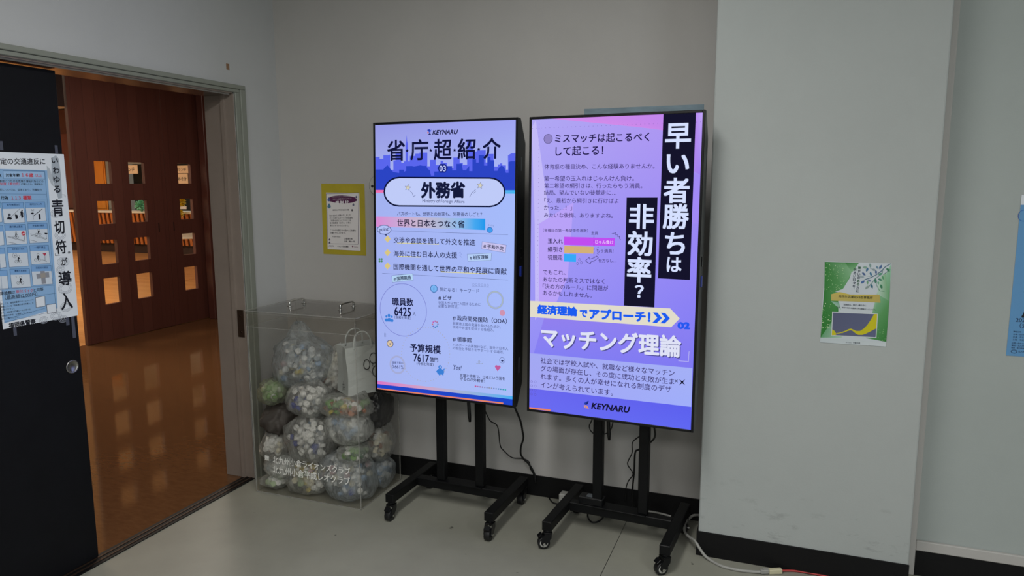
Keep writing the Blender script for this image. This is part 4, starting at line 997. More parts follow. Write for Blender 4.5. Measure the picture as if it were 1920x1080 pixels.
('P',4,'8b8f98',[(0.1602,0.1949),(0.1772,0.194),(0.1785,0.1448),(0.1614,0.1449)]),
('P',4,'8b8f98',[(0.1434,0.1857),(0.1939,0.1881),(0.1939,0.1675),(0.1447,0.1673)]),
('P',5,'9b9690',[(0.1593,0.1859),(0.1786,0.1867),(0.1789,0.1693),(0.1606,0.1674)]),
('L',3,'2c5f8f',0.001,[(0.0081,0.1483),(0.2123,0.1342)]),
('L',3,'2c5f8f',0.001,[(0.0038,0.1063),(0.2122,0.102)]),
('L',3,'2c5f8f',0.001,[(0.0069,0.0251),(0.2129,0.0342)]),
('T',3,'16181f','罰則金額は',-0.007,0.1315,0.0569,0.1293,0.025,1,0),
('T',3,'c8343c','原付バイク',0.0599,0.1295,0.1246,0.1255,0.01,1,0),
('T',3,'16181f','と同等',0.1268,0.126,0.1657,0.125,0.012,1,0),
('T',3,'16181f','（最高額12,000円）',0.018,0.1139,0.1398,0.1102,0.008,1,0),
('T',3,'16181f','詳しくは、福岡県警察のホームページで',0.0005,0.0933,0.123,0.0898,0.004,1,0),
('T',3,'16181f','掲載している「自転車の青切符導入」を',-0.0001,0.0823,0.1218,0.0785,0.004,1,0),
('T',3,'16181f','ご覧ください。',-0.0007,0.0714,0.0487,0.0697,0.004,1,0),
('T',3,'16181f','また、自転車の交通ルールが学べる',-0.0012,0.0604,0.108,0.0562,0.004,1,0),
('T',3,'16181f','「自転車の学校」も掲載していますので',-0.0018,0.0494,0.1193,0.0444,0.004,1,0),
('T',3,'16181f','ぜひご覧ください。',-0.0024,0.0385,0.0631,0.0357,0.004,1,0),
('P',3,'dfe6ee',[(0.1311,0.0973),(0.1683,0.098),(0.1668,0.0592),(0.1302,0.0589)]),
('L',4,'223',0.0016,[(0.1311,0.0973),(0.1683,0.098),(0.1668,0.0592),(0.1302,0.0589),(0.1311,0.0973)]),
('P',3,'dfe6ee',[(0.1721,0.0625),(0.2104,0.0628),(0.2092,0.0286),(0.172,0.0286)]),
('L',4,'223',0.0016,[(0.1721,0.0625),(0.2104,0.0628),(0.2092,0.0286),(0.172,0.0286),(0.1721,0.0625)]),
('T',2,'16181f','福岡県警察',0.0207,0.0089,0.124,0.0092,0.035,1.0,0),
('V',4,'16181f','い',0.2601,0.6115,0.0266,0.0206,0.026),
('V',4,'16181f','わ',0.2617,0.5747,0.0266,0.0248,0.026),
('V',4,'16181f','ゆ',0.2603,0.5398,0.0268,0.0248,0.026),
('V',4,'16181f','る',0.2586,0.5028,0.0266,0.0268,0.026),
('V',4,'16181f','青',0.2544,0.4308,0.0488,0.0662,0.026),
('V',4,'16181f','切',0.2544,0.3563,0.0422,0.0518,0.026),
('V',4,'16181f','符',0.2531,0.2795,0.0446,0.054,0.026),
('V',4,'16181f','が',0.2605,0.2214,0.027,0.0292,0.026),
('V',4,'16181f','導',0.2582,0.1556,0.0542,0.0564,0.026),
('V',4,'16181f','入',0.2555,0.0653,0.0498,0.067,0.026),
('L',4,'16181f',0.0013,[(0.2764,0.481),(0.2888,0.4808),(0.2897,0.4714)]),
('L',4,'16181f',0.0013,[(0.2261,0.2559),(0.2259,0.2476),(0.2464,0.2478)]),
('V',4,'16181f','※',0.2846,0.2549,0.0114,0.0104,0),
('P',2,'a9b3bd',[(0.2479,0.6214),(0.2666,0.6322),(0.2765,0.6202),(0.2806,0.5523),(0.2764,0.4696),(0.2603,0.4657),(0.2484,0.5214),(0.2407,0.552)]),
('P',2,'b5bec6',[(0.2253,0.5924),(0.2388,0.5764),(0.2473,0.5111),(0.2375,0.5214),(0.2254,0.5519)]),
('R',2,'9fa6b2',0.2432,0.4085,0.0199,0.0148,0.0016),
('R',2,'9fa6b2',0.2432,0.4085,0.0141,0.0107,0.0016),
('R',2,'9fa6b2',0.2432,0.4085,0.0084,0.0066,0.0016),
('R',2,'9fa6b2',0.2545,0.3252,0.0223,0.0166,0.0016),
('R',2,'9fa6b2',0.2545,0.3252,0.0165,0.0125,0.0016),
('R',2,'9fa6b2',0.2545,0.3252,0.0107,0.0083,0.0016),
('R',2,'9fa6b2',0.2571,0.2207,0.0247,0.0183,0.0016),
('R',2,'9fa6b2',0.2571,0.2207,0.0189,0.0142,0.0016),
('R',2,'9fa6b2',0.2571,0.2207,0.013,0.01,0.0016),
('R',2,'9fa6b2',0.2427,0.1909,0.0178,0.0133,0.0016),
('R',2,'9fa6b2',0.2427,0.1909,0.012,0.0092,0.0016),
('R',2,'9fa6b2',0.2427,0.1909,0.0062,0.005,0.0016),
('R',2,'9fa6b2',0.2552,0.116,0.0294,0.0217,0.0016),
('R',2,'9fa6b2',0.2552,0.116,0.0235,0.0175,0.0016),
('R',2,'9fa6b2',0.2552,0.116,0.0176,0.0134,0.0016),
('R',2,'9fa6b2',0.252,0.0426,0.025,0.0184,0.0016),
('R',2,'9fa6b2',0.252,0.0426,0.0191,0.0142,0.0016),
('R',2,'9fa6b2',0.252,0.0426,0.0132,0.0101,0.0016),
('R',2,'9fa6b2',0.2064,0.0144,0.0221,0.0165,0.0016),
('R',2,'9fa6b2',0.2064,0.0144,0.0163,0.0124,0.0016),
('R',2,'9fa6b2',0.2064,0.0144,0.0106,0.0082,0.0016),
('R',2,'9fa6b2',0.1555,0.0067,0.0171,0.013,0.0016),
('R',2,'9fa6b2',0.1555,0.0067,0.0115,0.0089,0.0016),
('R',2,'9fa6b2',0.1555,0.0067,0.006,0.0049,0.0016),
('R',2,'9fa6b2',0.2337,-0.0029,0.018,0.0133,0.0016),
('R',2,'9fa6b2',0.2337,-0.0029,0.0122,0.0092,0.0016),
('R',2,'9fa6b2',0.2337,-0.0029,0.0063,0.005,0.0016),])

CERTIFICATE = (0.206, 0.303, [
('P',0,'e6e2e2',[(0,0),(0.206,0),(0.206,0.303),(0,0.303)]),
('L',2,'5a4a6e',0.0022,[(0.0022,0.2966),(0.2027,0.3049),(0.1922,0.0344),(0.0042,0.0299),(0.0022,0.2966)]),
('E',3,'5c2a52',0.1016,0.2687,0.0897,0.0212),
('P',3,'5c2a52',[(0.0245,0.2788),(0.1801,0.2815),(0.1871,0.2626),(0.022,0.256)]),
('T',4,'e6dfe6','ペットボトルキャップで子どもたちに',0.0364,0.2801,0.1663,0.286,0.01,1,0),
('T',4,'e6dfe6','ワクチンを届けるキャンペーン',0.0421,0.2685,0.1585,0.2744,0.01,1,0),
('V',4,'ece8ec','感',0.0693,0.2511,0.0226,0.0198,0.03),
('V',4,'ece8ec','謝',0.0979,0.2525,0.0228,0.0198,0.03),
('V',4,'ece8ec','状',0.1289,0.2541,0.0228,0.0198,0.03),
('P',3,'53649e',[(0.0173,0.2794),(0.0249,0.2686),(0.0259,0.2648),(0.0246,0.2608),(0.0213,0.2579),(0.0169,0.2566),(0.0125,0.2574),(0.0093,0.2601),(0.0082,0.2639),(0.0093,0.2678)]),
('P',3,'53809e',[(0.0179,0.2474),(0.0272,0.2343),(0.0284,0.2296),(0.0268,0.2249),(0.0227,0.2213),(0.0173,0.2198),(0.012,0.2208),(0.0081,0.224),(0.0067,0.2286),(0.0081,0.2333)]),
('P',3,'4a4a72',[(0.1709,0.282),(0.1765,0.2737),(0.1772,0.2707),(0.1761,0.2677),(0.1734,0.2654),(0.17,0.2644),(0.1666,0.265),(0.1642,0.2671),(0.1634,0.27),(0.1644,0.273)]),
('P',3,'4a4a72',[(0.1878,0.2905),(0.192,0.2843),(0.1925,0.282),(0.1917,0.2797),(0.1897,0.278),(0.1871,0.2773),(0.1845,0.2777),(0.1827,0.2793),(0.1821,0.2815),(0.1829,0.2838)]),
('P',3,'4a4a72',[(0.1858,0.2763),(0.1909,0.2688),(0.1915,0.2662),(0.1905,0.2634),(0.1881,0.2614),(0.1849,0.2605),(0.1819,0.2611),(0.1797,0.2629),(0.179,0.2655),(0.1799,0.2683)]),
('P',3,'6a6a82',[(0.1693,0.2511),(0.1743,0.2437),(0.1749,0.241),(0.1739,0.2383),(0.1716,0.2363),(0.1685,0.2354),(0.1654,0.236),(0.1633,0.2378),(0.1626,0.2404),(0.1635,0.2431)]),
('P',3,'5a5a72',[(0.0142,0.0601),(0.0186,0.0541),(0.0192,0.0519),(0.0184,0.0497),(0.0165,0.0481),(0.0139,0.0474),(0.0113,0.0479),(0.0094,0.0493),(0.0088,0.0515),(0.0094,0.0537)]),
('P',3,'5a5a72',[(0.0138,0.0443),(0.0183,0.0382),(0.0189,0.0361),(0.0181,0.0339),(0.0162,0.0323),(0.0136,0.0316),(0.011,0.0321),(0.0092,0.0336),(0.0085,0.0357),(0.0091,0.0379)]),
('T',3,'33303c','福岡県立中学校生徒会の皆様',0.0387,0.2112,0.141,0.2147,0.02,1,0),
('T',3,'33303c','様',0.1539,0.2133,0.1657,0.2132,0.03,1,0),
('T',3,'33303c','皆さまからお預かりしました',0.0185,0.1808,0.1514,0.1871,0.014,1,0),
('T',3,'33303c','ペットボトルキャップの収益を',0.0182,0.1674,0.1625,0.1735,0.014,1,0),
('T',3,'33303c','「世界の子どもにワクチンを',0.0238,0.1544,0.152,0.1596,0.014,1,0),
('T',3,'33303c','日本委員会（JCV）」さまに',0.0204,0.1413,0.1514,0.1466,0.014,1,0),
('T',3,'33303c','寄付させていただきます。',0.0201,0.1288,0.1352,0.132,0.014,1,0),
('T',3,'33303c','これからも皆さまの温かいご支援を',0.0207,0.1034,0.1803,0.1064,0.014,1,0),
('T',3,'33303c','お願い申し上げます。',0.0216,0.0892,0.1161,0.092,0.014,1,0),
('T',3,'33303c','平成年月吉日',0.0314,0.0691,0.0827,0.0699,0.01,1,0),
('T',3,'33303c','店舗責任者',0.1071,0.0604,0.1587,0.0616,0.01,1,0),
('T',3,'33303c','店長\u3000職員一同',0.1066,0.0467,0.1713,0.0481,0.02,1,0),
('T',3,'33303c','キャップ回収運動',0.0621,0.0175,0.1319,0.0194,0.02,1,0),
('T',3,'5a4a6e','AEON',0.0077,0.0185,0.0396,0.0188,0.01,1,0),
('T',3,'8a5a6e','♥ thanks',0.1528,0.0211,0.1906,0.0204,0.0,1,0),])

LEAFLET = (0.226, 0.313, [
('P',0,'c3cbd2',[(0,0),(0.226,0),(0.226,0.313),(0,0.313)]),
('P',1,['2f7a34','57965a','86b58c','57965a','57965a','2f7a34'],[(-0.0002,0.3118),(0.0698,0.3119),(0.0966,0.2888),(0.0887,0.2531),(0.0681,0.2113),(0.0037,0.1814)]),
('P',1,['2f7a34','57965a','86b58c'],[(0.0698,0.3119),(0.1171,0.3114),(0.0957,0.2746)]),
('P',2,['2f7a34','57965a','2f7a34','2d7a30'],[(0.0029,0.2013),(0.0524,0.198),(0.057,0.12),(-0.0,0.019)]),
('P',1,['8fc0a0','57965a','2f7a34','57965a','9cc4a4'],[(0.2241,0.3116),(0.2271,0.1683),(0.2261,0.0186),(0.1573,0.0282),(0.1851,0.2038)]),
('P',1,['b7d0c0','86b58c','69a070','b7d0c0'],[(0.1898,0.2602),(0.2075,0.2782),(0.2258,0.174),(0.1854,0.1968)]),
('P',1,['5f9a70','7fb08a','a9c8b4'],[(-0.0,0.019),(0.057,0.12),(0.0746,0.0242)]),
('P',2,['8fb8a4','6fa088','a9c8b4'],[(0.0288,0.1621),(0.0568,0.1599),(0.0664,0.1296)]),
('E',3,'a8cf98',0.0188,0.2968,0.0011267662344162871,0.0011267662344162871),
('E',3,'8fc088',0.0081,0.3054,0.0016097505473964906,0.0016097505473964906),
('E',3,'cfe3b8',0.0615,0.2273,0.0011723731964107453,0.0011723731964107453),
('E',3,'cfe3b8',0.0307,0.2245,0.0008878915364730392,0.0008878915364730392),
('E',3,'a8cf98',0.0479,0.2809,0.000812779179821164,0.000812779179821164),
('E',3,'8fc088',0.0264,0.2408,0.0016570152591177311,0.0016570152591177311),
('E',3,'8fc088',0.0629,0.2694,0.0009711427229558793,0.0009711427229558793),
('E',3,'cfe3b8',0.0301,0.2815,0.0011209466763436595,0.0011209466763436595),
('E',3,'8fc088',0.0123,0.207,0.0015245089473595493,0.0015245089473595493),
('E',3,'8fc088',0.0035,0.2761,0.0015705489638666687,0.0015705489638666687),
('E',3,'a8cf98',0.0636,0.2549,0.0010661041860193289,0.0010661041860193289),
('E',3,'cfe3b8',0.0241,0.2596,0.0009356227560760128,0.0009356227560760128),
('E',3,'cfe3b8',0.0588,0.3043,0.0011089367165340914,0.0011089367165340914),
('E',3,'8fc088',0.074,0.2541,0.0011183640947264922,0.0011183640947264922),
('E',3,'cfe3b8',0.0305,0.201,0.000673082316324667,0.000673082316324667),
('E',3,'a8cf98',0.0687,0.2415,0.0009039353184556514,0.0009039353184556514),
('E',3,'a8cf98',0.0303,0.228,0.0012978754044650634,0.0012978754044650634),
('E',3,'cfe3b8',0.0172,0.2731,0.0013789787370842425,0.0013789787370842425),
('E',3,'cfe3b8',0.024,0.2456,0.0007343599421096867,0.0007343599421096867),
('E',3,'cfe3b8',0.0685,0.2783,0.0006470923065602216,0.0006470923065602216),
('E',3,'a8cf98',0.055,0.213,0.0014083657521213183,0.0014083657521213183),
('E',3,'8fc088',0.0266,0.2042,0.0010514704491757629,0.0010514704491757629),
('E',3,'cfe3b8',0.0707,0.2431,0.0009227512790225638,0.0009227512790225638),
('E',3,'cfe3b8',0.0172,0.2602,0.0008750521109983181,0.0008750521109983181),
('E',3,'8fc088',0.0445,0.2916,0.000610336112973521,0.000610336112973521),
('E',3,'a8cf98',0.0056,0.2893,0.0016969037884426684,0.0016969037884426684),
('E',3,'cfe3b8',0.0439,0.2616,0.0010663477711989192,0.0010663477711989192),
('E',3,'cfe3b8',0.0166,0.3014,0.001410833561312685,0.001410833561312685),
('E',3,'8fc088',0.0482,0.2046,0.0006449816033307689,0.0006449816033307689),
('E',3,'cfe3b8',0.0373,0.2817,0.0007345005833978614,0.0007345005833978614),
('E',3,'a8cf98',0.0426,0.2256,0.001316773395139151,0.001316773395139151),
('E',3,'a8cf98',0.0167,0.2862,0.0010516847375119664,0.0010516847375119664),
('E',3,'cfe3b8',0.0062,0.2623,0.001312179222540784,0.001312179222540784),
('E',3,'cfe3b8',0.0328,0.2852,0.0006348153929448615,0.0006348153929448615),
('E',3,'cfe3b8',0.0207,0.282,0.0014495471526281035,0.0014495471526281035),
('E',3,'a8cf98',0.0322,0.2802,0.0006564010976264479,0.0006564010976264479),
('E',3,'8fc088',0.0694,0.249,0.001043258272551229,0.001043258272551229),
('E',3,'8fc088',0.068,0.2395,0.001419198914204192,0.001419198914204192),
('E',3,'cfe3b8',0.0368,0.2984,0.0016229204763560504,0.0016229204763560504),
('E',3,'cfe3b8',0.0464,0.2074,0.0009702485429184521,0.0009702485429184521),
('E',3,'8fc088',0.0517,0.2232,0.0009465408675097582,0.0009465408675097582),
('E',3,'8fc088',0.0322,0.2852,0.0014812148056561419,0.0014812148056561419),
('E',3,'a8cf98',0.0273,0.2661,0.0006818186249171977,0.0006818186249171977),
('E',3,'8fc088',0.0488,0.3039,0.0007403960663341157,0.0007403960663341157),
('E',3,'8fc088',0.0067,0.2896,0.0011110338980415946,0.0011110338980415946),
('E',3,'a8cf98',0.0368,0.2652,0.0008403956106142294,0.0008403956106142294),
('E',3,'cfe3b8',0.0061,0.2081,0.001271009906858697,0.001271009906858697),
('E',3,'a8cf98',0.0217,0.2655,0.0015656656574053235,0.0015656656574053235),
('E',3,'cfe3b8',0.0446,0.2144,0.0007780916269021478,0.0007780916269021478),
('E',3,'8fc088',0.0483,0.221,0.0014509312448112005,0.0014509312448112005),
('E',3,'cfe3b8',0.0373,0.252,0.0006868880632341016,0.0006868880632341016),
('E',3,'8fc088',0.051,0.2967,0.001551191807408978,0.001551191807408978),
('E',3,'a8cf98',0.045,0.2938,0.000687658910038601,0.000687658910038601),
('E',3,'cfe3b8',0.0242,0.2709,0.0006936551113117843,0.0006936551113117843),
('E',3,'a8cf98',0.0417,0.2678,0.0010274936851640839,0.0010274936851640839),
('E',3,'a8cf98',0.059,0.2175,0.0007046316376694565,0.0007046316376694565),
('E',3,'a8cf98',0.0126,0.241,0.0011637221135165107,0.0011637221135165107),
('E',3,'a8cf98',0.0363,0.2163,0.0006736096582669892,0.0006736096582669892),
('E',3,'a8cf98',0.0643,0.2882,0.0016227246986335975,0.0016227246986335975),
('E',3,'8fc088',0.0359,0.2957,0.0007841146648583056,0.0007841146648583056),
('E',3,'cfe3b8',0.0637,0.2903,0.0009592102813994938,0.0009592102813994938),
('E',3,'cfe3b8',0.0631,0.2815,0.0013815628788290814,0.0013815628788290814),
('E',3,'8fc088',0.0035,0.274,0.0007219225453969639,0.0007219225453969639),
('E',3,'8fc088',0.0597,0.2448,0.0006832527605651769,0.0006832527605651769),
('E',3,'a8cf98',0.0229,0.2169,0.0008521298799167344,0.0008521298799167344),
('E',3,'cfe3b8',0.0184,0.2149,0.0013444066879019982,0.0013444066879019982),
('E',3,'a8cf98',0.046,0.2752,0.0014606984473954805,0.0014606984473954805),
('E',3,'8fc088',0.0461,0.2082,0.0014655343211056793,0.0014655343211056793),
('E',3,'cfe3b8',0.0468,0.2614,0.0008768658500026639,0.0008768658500026639),
('E',3,'a8cf98',0.0484,0.203,0.0007465802220757301,0.0007465802220757301),
('E',3,'8fc088',0.0082,0.2921,0.0007954355784796395,0.0007954355784796395),
('E',3,'8fc088',0.0666,0.2696,0.001473284435909129,0.001473284435909129),
('E',3,'cfe3b8',0.0533,0.2143,0.0010428021908570116,0.0010428021908570116),
('E',3,'a8cf98',0.0492,0.2738,0.001571612698029641,0.001571612698029641),
('E',3,'cfe3b8',0.0466,0.2526,0.0014812149129429556,0.0014812149129429556),
('E',3,'a8cf98',0.0156,0.245,0.0013271083625499226,0.0013271083625499226),
('E',3,'8fc088',0.016,0.2564,0.0008443892618987981,0.0008443892618987981),
('E',3,'8fc088',0.06,0.2385,0.0010467225519503818,0.0010467225519503818),
('E',3,'8fc088',0.0481,0.2126,0.0008432314369130448,0.0008432314369130448),
('E',3,'8fc088',0.0311,0.2282,0.0012894763989950478,0.0012894763989950478),
('E',3,'a8cf98',0.012,0.1145,0.0009689026539756191,0.0009689026539756191),
('E',3,'cfe3b8',0.0107,0.1527,0.0017665948212314928,0.0017665948212314928),
('E',3,'a8cf98',0.0145,0.0988,0.0011254550437359953,0.0011254550437359953),
('E',3,'1f6a28',0.01,0.1512,0.0006880313306723092,0.0006880313306723092),
('E',3,'a8cf98',0.0326,0.0576,0.0013849447036915316,0.0013849447036915316),
('E',3,'a8cf98',0.0079,0.1448,0.0012284901104033736,0.0012284901104033736),
('E',3,'1f6a28',0.0199,0.1074,0.0016112946159107509,0.0016112946159107509),
('E',3,'a8cf98',0.0034,0.1301,0.0007724354724012822,0.0007724354724012822),
('E',3,'1f6a28',0.0008,0.1142,0.0014849052750086239,0.0014849052750086239),
('E',3,'a8cf98',0.019,0.0595,0.00062408546493707,0.00062408546493707),
('E',3,'cfe3b8',0.0086,0.0796,0.0006412737223060074,0.0006412737223060074),
('E',3,'cfe3b8',0.0082,0.1419,0.001742332523243943,0.001742332523243943),
('E',3,'1f6a28',0.0205,0.0943,0.0015125781984926874,0.0015125781984926874),
('E',3,'cfe3b8',0.0235,0.09,0.001742025220557452,0.001742025220557452),
('E',3,'1f6a28',0.0227,0.0994,0.0006033775749863568,0.0006033775749863568),
('E',3,'a8cf98',0.026,0.1394,0.0008004617972640143,0.0008004617972640143),
('E',3,'cfe3b8',0.0263,0.1071,0.001088760011780598,0.001088760011780598),
('E',3,'1f6a28',0.0066,0.0657,0.0011087205737721826,0.0011087205737721826),
('E',3,'a8cf98',0.0228,0.0695,0.0008213427655610978,0.0008213427655610978),
('E',3,'a8cf98',0.0037,0.0564,0.0017396475320985657,0.0017396475320985657),
('E',3,'cfe3b8',0.0023,0.0584,0.0007115657069062906,0.0007115657069062906),
('E',3,'cfe3b8',0.0039,0.0934,0.0009016236849178274,0.0009016236849178274),
('E',3,'1f6a28',0.0171,0.1073,0.0012919103498803355,0.0012919103498803355),
('E',3,'1f6a28',0.0275,0.1103,0.0015183956148507312,0.0015183956148507312),
('E',3,'a8cf98',0.0307,0.0625,0.001037099214656351,0.001037099214656351),
('E',3,'cfe3b8',0.0053,0.1013,0.0007393112034900667,0.0007393112034900667),
('E',3,'a8cf98',0.0211,0.0644,0.0018095982077785061,0.0018095982077785061),
('E',3,'1f6a28',0.0256,0.114,0.0006483935644247667,0.0006483935644247667),
('E',3,'1f6a28',0.0187,0.1292,0.001368344041702223,0.001368344041702223),
('E',3,'a8cf98',0.0244,0.1076,0.0016495142242641961,0.0016495142242641961),
('E',3,'a8cf98',0.0013,0.1302,0.0017482438373165295,0.0017482438373165295),
('E',3,'1f6a28',0.0214,0.0856,0.001019053265342264,0.001019053265342264),
('E',3,'cfe3b8',0.0167,0.0598,0.0008302762599852882,0.0008302762599852882),
('E',3,'1f6a28',0.0012,0.1022,0.001524308190679829,0.001524308190679829),
('E',3,'a8cf98',0.0017,0.0866,0.0016160635671185935,0.0016160635671185935),
('E',3,'cfe3b8',0.0292,0.0862,0.001259821209848462,0.001259821209848462),
('E',3,'cfe3b8',0.0292,0.0735,0.0006929402299002846,0.0006929402299002846),
('E',3,'cfe3b8',0.0059,0.1267,0.0017577948209117089,0.0017577948209117089),
('E',3,'1f6a28',0.0283,0.1538,0.0007883221758684887,0.0007883221758684887),
('E',3,'1f6a28',0.0128,0.066,0.0010484525848976681,0.0010484525848976681),
('E',3,'1f6a28',0.0323,0.0704,0.001386247956927236,0.001386247956927236),
('E',3,'cfe3b8',0.0005,0.1127,0.001580253296820943,0.001580253296820943),
('E',3,'1f6a28',0.0261,0.1254,0.0009677382649890015,0.0009677382649890015),
('E',3,'a8cf98',0.0072,0.0842,0.0008273299841517322,0.0008273299841517322),
('E',3,'a8cf98',0.0019,0.0657,0.0010307574561425922,0.0010307574561425922),
('E',3,'a8cf98',0.0303,0.0612,0.0010175700781894297,0.0010175700781894297),
('E',3,'1f6a28',0.0183,0.1292,0.0007126007351212757,0.0007126007351212757),
('E',3,'1f6a28',0.0129,0.094,0.001788854836925573,0.001788854836925573),
('E',3,'cfe3b8',0.005,0.0787,0.0018158011524547144,0.0018158011524547144),
('E',3,'1f6a28',0.0249,0.0936,0.0008750847236418569,0.0008750847236418569),
('E',3,'1f6a28',0.0299,0.089,0.0012490143171967954,0.0012490143171967954),
('E',3,'a8cf98',0.0027,0.12,0.0013410986303344424,0.0013410986303344424),
('E',3,'1f6a28',0.0045,0.1444,0.001696221377133749,0.001696221377133749),
('E',3,'a8cf98',0.0053,0.0575,0.0017300230483519026,0.0017300230483519026),
('E',3,'1f6a28',0.0166,0.1394,0.0006984251548365941,0.0006984251548365941),
('E',3,'1f6a28',0.0251,0.1371,0.0015710166367544662,0.0015710166367544662),
('E',3,'1f6a28',0.0249,0.0756,0.0008680056411162484,0.0008680056411162484),
('E',3,'a8cf98',0.0001,0.1214,0.0015567330925002718,0.0015567330925002718),
('E',3,'cfe3b8',0.0255,0.0714,0.0008234371295724489,0.0008234371295724489),
('E',3,'cfe3b8',0.0085,0.0592,0.0014893531413497526,0.0014893531413497526),
('E',3,'a8cf98',0.0287,0.1492,0.001515615929644287,0.001515615929644287),
('E',3,'cfe3b8',0.0223,0.0713,0.0017009196278412065,0.0017009196278412065),
('E',3,'1f6a28',0.0245,0.116,0.00131000446635971,0.00131000446635971),
('E',3,'1f6a28',0.0162,0.1186,0.0011275501488890673,0.0011275501488890673),
('E',3,'cfe3b8',0.0026,0.0626,0.0007987896015168949,0.0007987896015168949),
('E',3,'1f6a28',0.0056,0.1302,0.001724824525810036,0.001724824525810036),
('E',3,'a8cf98',0.0301,0.0882,0.0010727832369226693,0.0010727832369226693),
('E',3,'cfe3b8',0.024,0.0613,0.0018947810087554468,0.0018947810087554468),
('E',3,'cfe3b8',0.0057,0.1009,0.0006350416381143842,0.0006350416381143842),
('E',3,'1f6a28',0.0072,0.0721,0.0010181009271738204,0.0010181009271738204),
('E',3,'a8cf98',0.2135,0.0241,0.0011654655412909611,0.0011654655412909611),
('E',3,'a8cf98',0.2201,0.031,0.0006146145023235036,0.0006146145023235036),
('E',3,'a8cf98',0.2248,0.04,0.0007454471822764472,0.0007454471822764472),
('E',3,'a8cf98',0.1986,0.0344,0.0008132091359856382,0.0008132091359856382),
('E',3,'a8cf98',0.2189,0.0253,0.001001394676364164,0.001001394676364164),
('E',3,'a8cf98',0.2031,0.0519,0.0009183210863978035,0.0009183210863978035),
('E',3,'a8cf98',0.1983,0.0634,0.0006129391512395721,0.0006129391512395721),
('E',3,'a8cf98',0.2148,0.0653,0.0010845362091850379,0.0010845362091850379),
('E',3,'a8cf98',0.2039,0.0519,0.0005137066968325579,0.0005137066968325579),
('E',3,'a8cf98',0.2153,0.0503,0.0006619486269371208,0.0006619486269371208),
('E',3,'a8cf98',0.2139,0.0391,0.0005937821561699567,0.0005937821561699567),
('E',3,'a8cf98',0.2134,0.0571,0.0010179650546614987,0.0010179650546614987),
('E',3,'a8cf98',0.212,0.0506,0.001010967841311336,0.001010967841311336),
('E',3,'a8cf98',0.2236,0.0297,0.0009615523641638219,0.0009615523641638219),
('V',4,'1f5a38','障',0.12,0.293,0.0092,0.01,0.03),
('V',4,'26364a','が',0.1197,0.2807,0.009,0.01,0.03),
('V',4,'26364a','い',0.1194,0.2683,0.0092,0.01,0.03),
('V',4,'26364a','の',0.119,0.2559,0.0092,0.0102,0.03),
('V',4,'1f5a38','あ',0.1187,0.2435,0.009,0.0102,0.03),
('V',4,'1f5a38','る',0.1184,0.2311,0.0092,0.0102,0.03),
('V',4,'26364a','方',0.118,0.2187,0.0092,0.0102,0.03),
('V',4,'26364a','に',0.1177,0.2062,0.0092,0.0102,0.03),
('V',4,'1f5a38','明',0.1051,0.2855,0.009,0.01,0.03),
('V',4,'26364a','る',0.1051,0.2731,0.0092,0.0102,0.03),
('V',4,'26364a','い',0.1051,0.2608,0.0092,0.0102,0.03),
('V',4,'26364a','日',0.105,0.2484,0.0092,0.0102,0.03),
('V',4,'26364a','々',0.105,0.2359,0.0092,0.0102,0.03),
('V',4,'26364a','を',0.105,0.2235,0.0092,0.0102,0.03),
('V',4,'26364a','、',0.1067,0.2136,0.003,0.0032,0.03),
('L',3,'4a6a80',0.0028,[(0.2226,0.3112),(0.2062,0.3007),(0.1947,0.2848),(0.1769,0.2685),(0.1586,0.2573),(0.14,0.2496)]),
('L',3,'5a8078',0.002,[(0.1977,0.2866),(0.1969,0.2726),(0.176,0.2562),(0.1688,0.2436),(0.157,0.2273),(0.145,0.2145)]),
('L',3,'4a7068',0.0018,[(0.2222,0.2908),(0.2017,0.2711)]),
('L',3,'5a8a70',0.0018,[(0.1775,0.2562),(0.1804,0.2318),(0.1926,0.2094),(0.2083,0.2083)]),
('L',3,'7a8a98',0.0014,[(0.1535,0.294),(0.176,0.2842)]),
('L',3,'7a8a98',0.0014,[(0.1393,0.2637),(0.1583,0.2626)]),
('P',4,'7f9a98',[(0.1536,0.3113),(0.1513,0.3055),(0.1526,0.2995),(0.1572,0.2942),(0.1593,0.301),(0.1581,0.3069)]),
('P',4,'7fa090',[(0.1306,0.296),(0.1356,0.2914),(0.1417,0.2909),(0.1479,0.2946),(0.142,0.2993),(0.136,0.2998)]),
('P',4,'3f6f96',[(0.1489,0.2948),(0.1439,0.2915),(0.1419,0.2858),(0.1432,0.2787),(0.1484,0.2828),(0.1504,0.2885)]),
('P',4,'4a6290',[(0.1294,0.2761),(0.1312,0.2698),(0.1356,0.266),(0.1421,0.2652),(0.1398,0.272),(0.1353,0.2758)]),
('P',4,'47799a',[(0.1562,0.2795),(0.155,0.2731),(0.1573,0.2675),(0.1627,0.2633),(0.1636,0.2705),(0.1613,0.2761)]),
('P',4,'4a6290',[(0.1754,0.2868),(0.1729,0.2817),(0.1735,0.2763),(0.1772,0.2711),(0.1796,0.277),(0.179,0.2824)]),
('P',4,'8a9aa0',[(0.1612,0.2898),(0.1649,0.2847),(0.1703,0.2831),(0.1764,0.2851),(0.1719,0.2904),(0.1666,0.2921)]),
('P',4,'6a8aa0',[(0.1746,0.3025),(0.1751,0.2967),(0.1784,0.2925),(0.1839,0.2905),(0.183,0.2969),(0.1797,0.3011)]),
('P',4,'4a6a98',[(0.1866,0.2899),(0.1921,0.2933),(0.1945,0.2993),(0.1935,0.3072),(0.1876,0.3029),(0.1852,0.2969)]),
('P',4,'4a6aa0',[(0.1272,0.2348),(0.1337,0.2348),(0.1386,0.2389),(0.1411,0.2463),(0.1339,0.2458),(0.129,0.2417)]),
('P',4,'6a9a78',[(0.1492,0.2473),(0.1466,0.2422),(0.1472,0.2367),(0.151,0.2315),(0.1534,0.2374),(0.1528,0.2429)]),
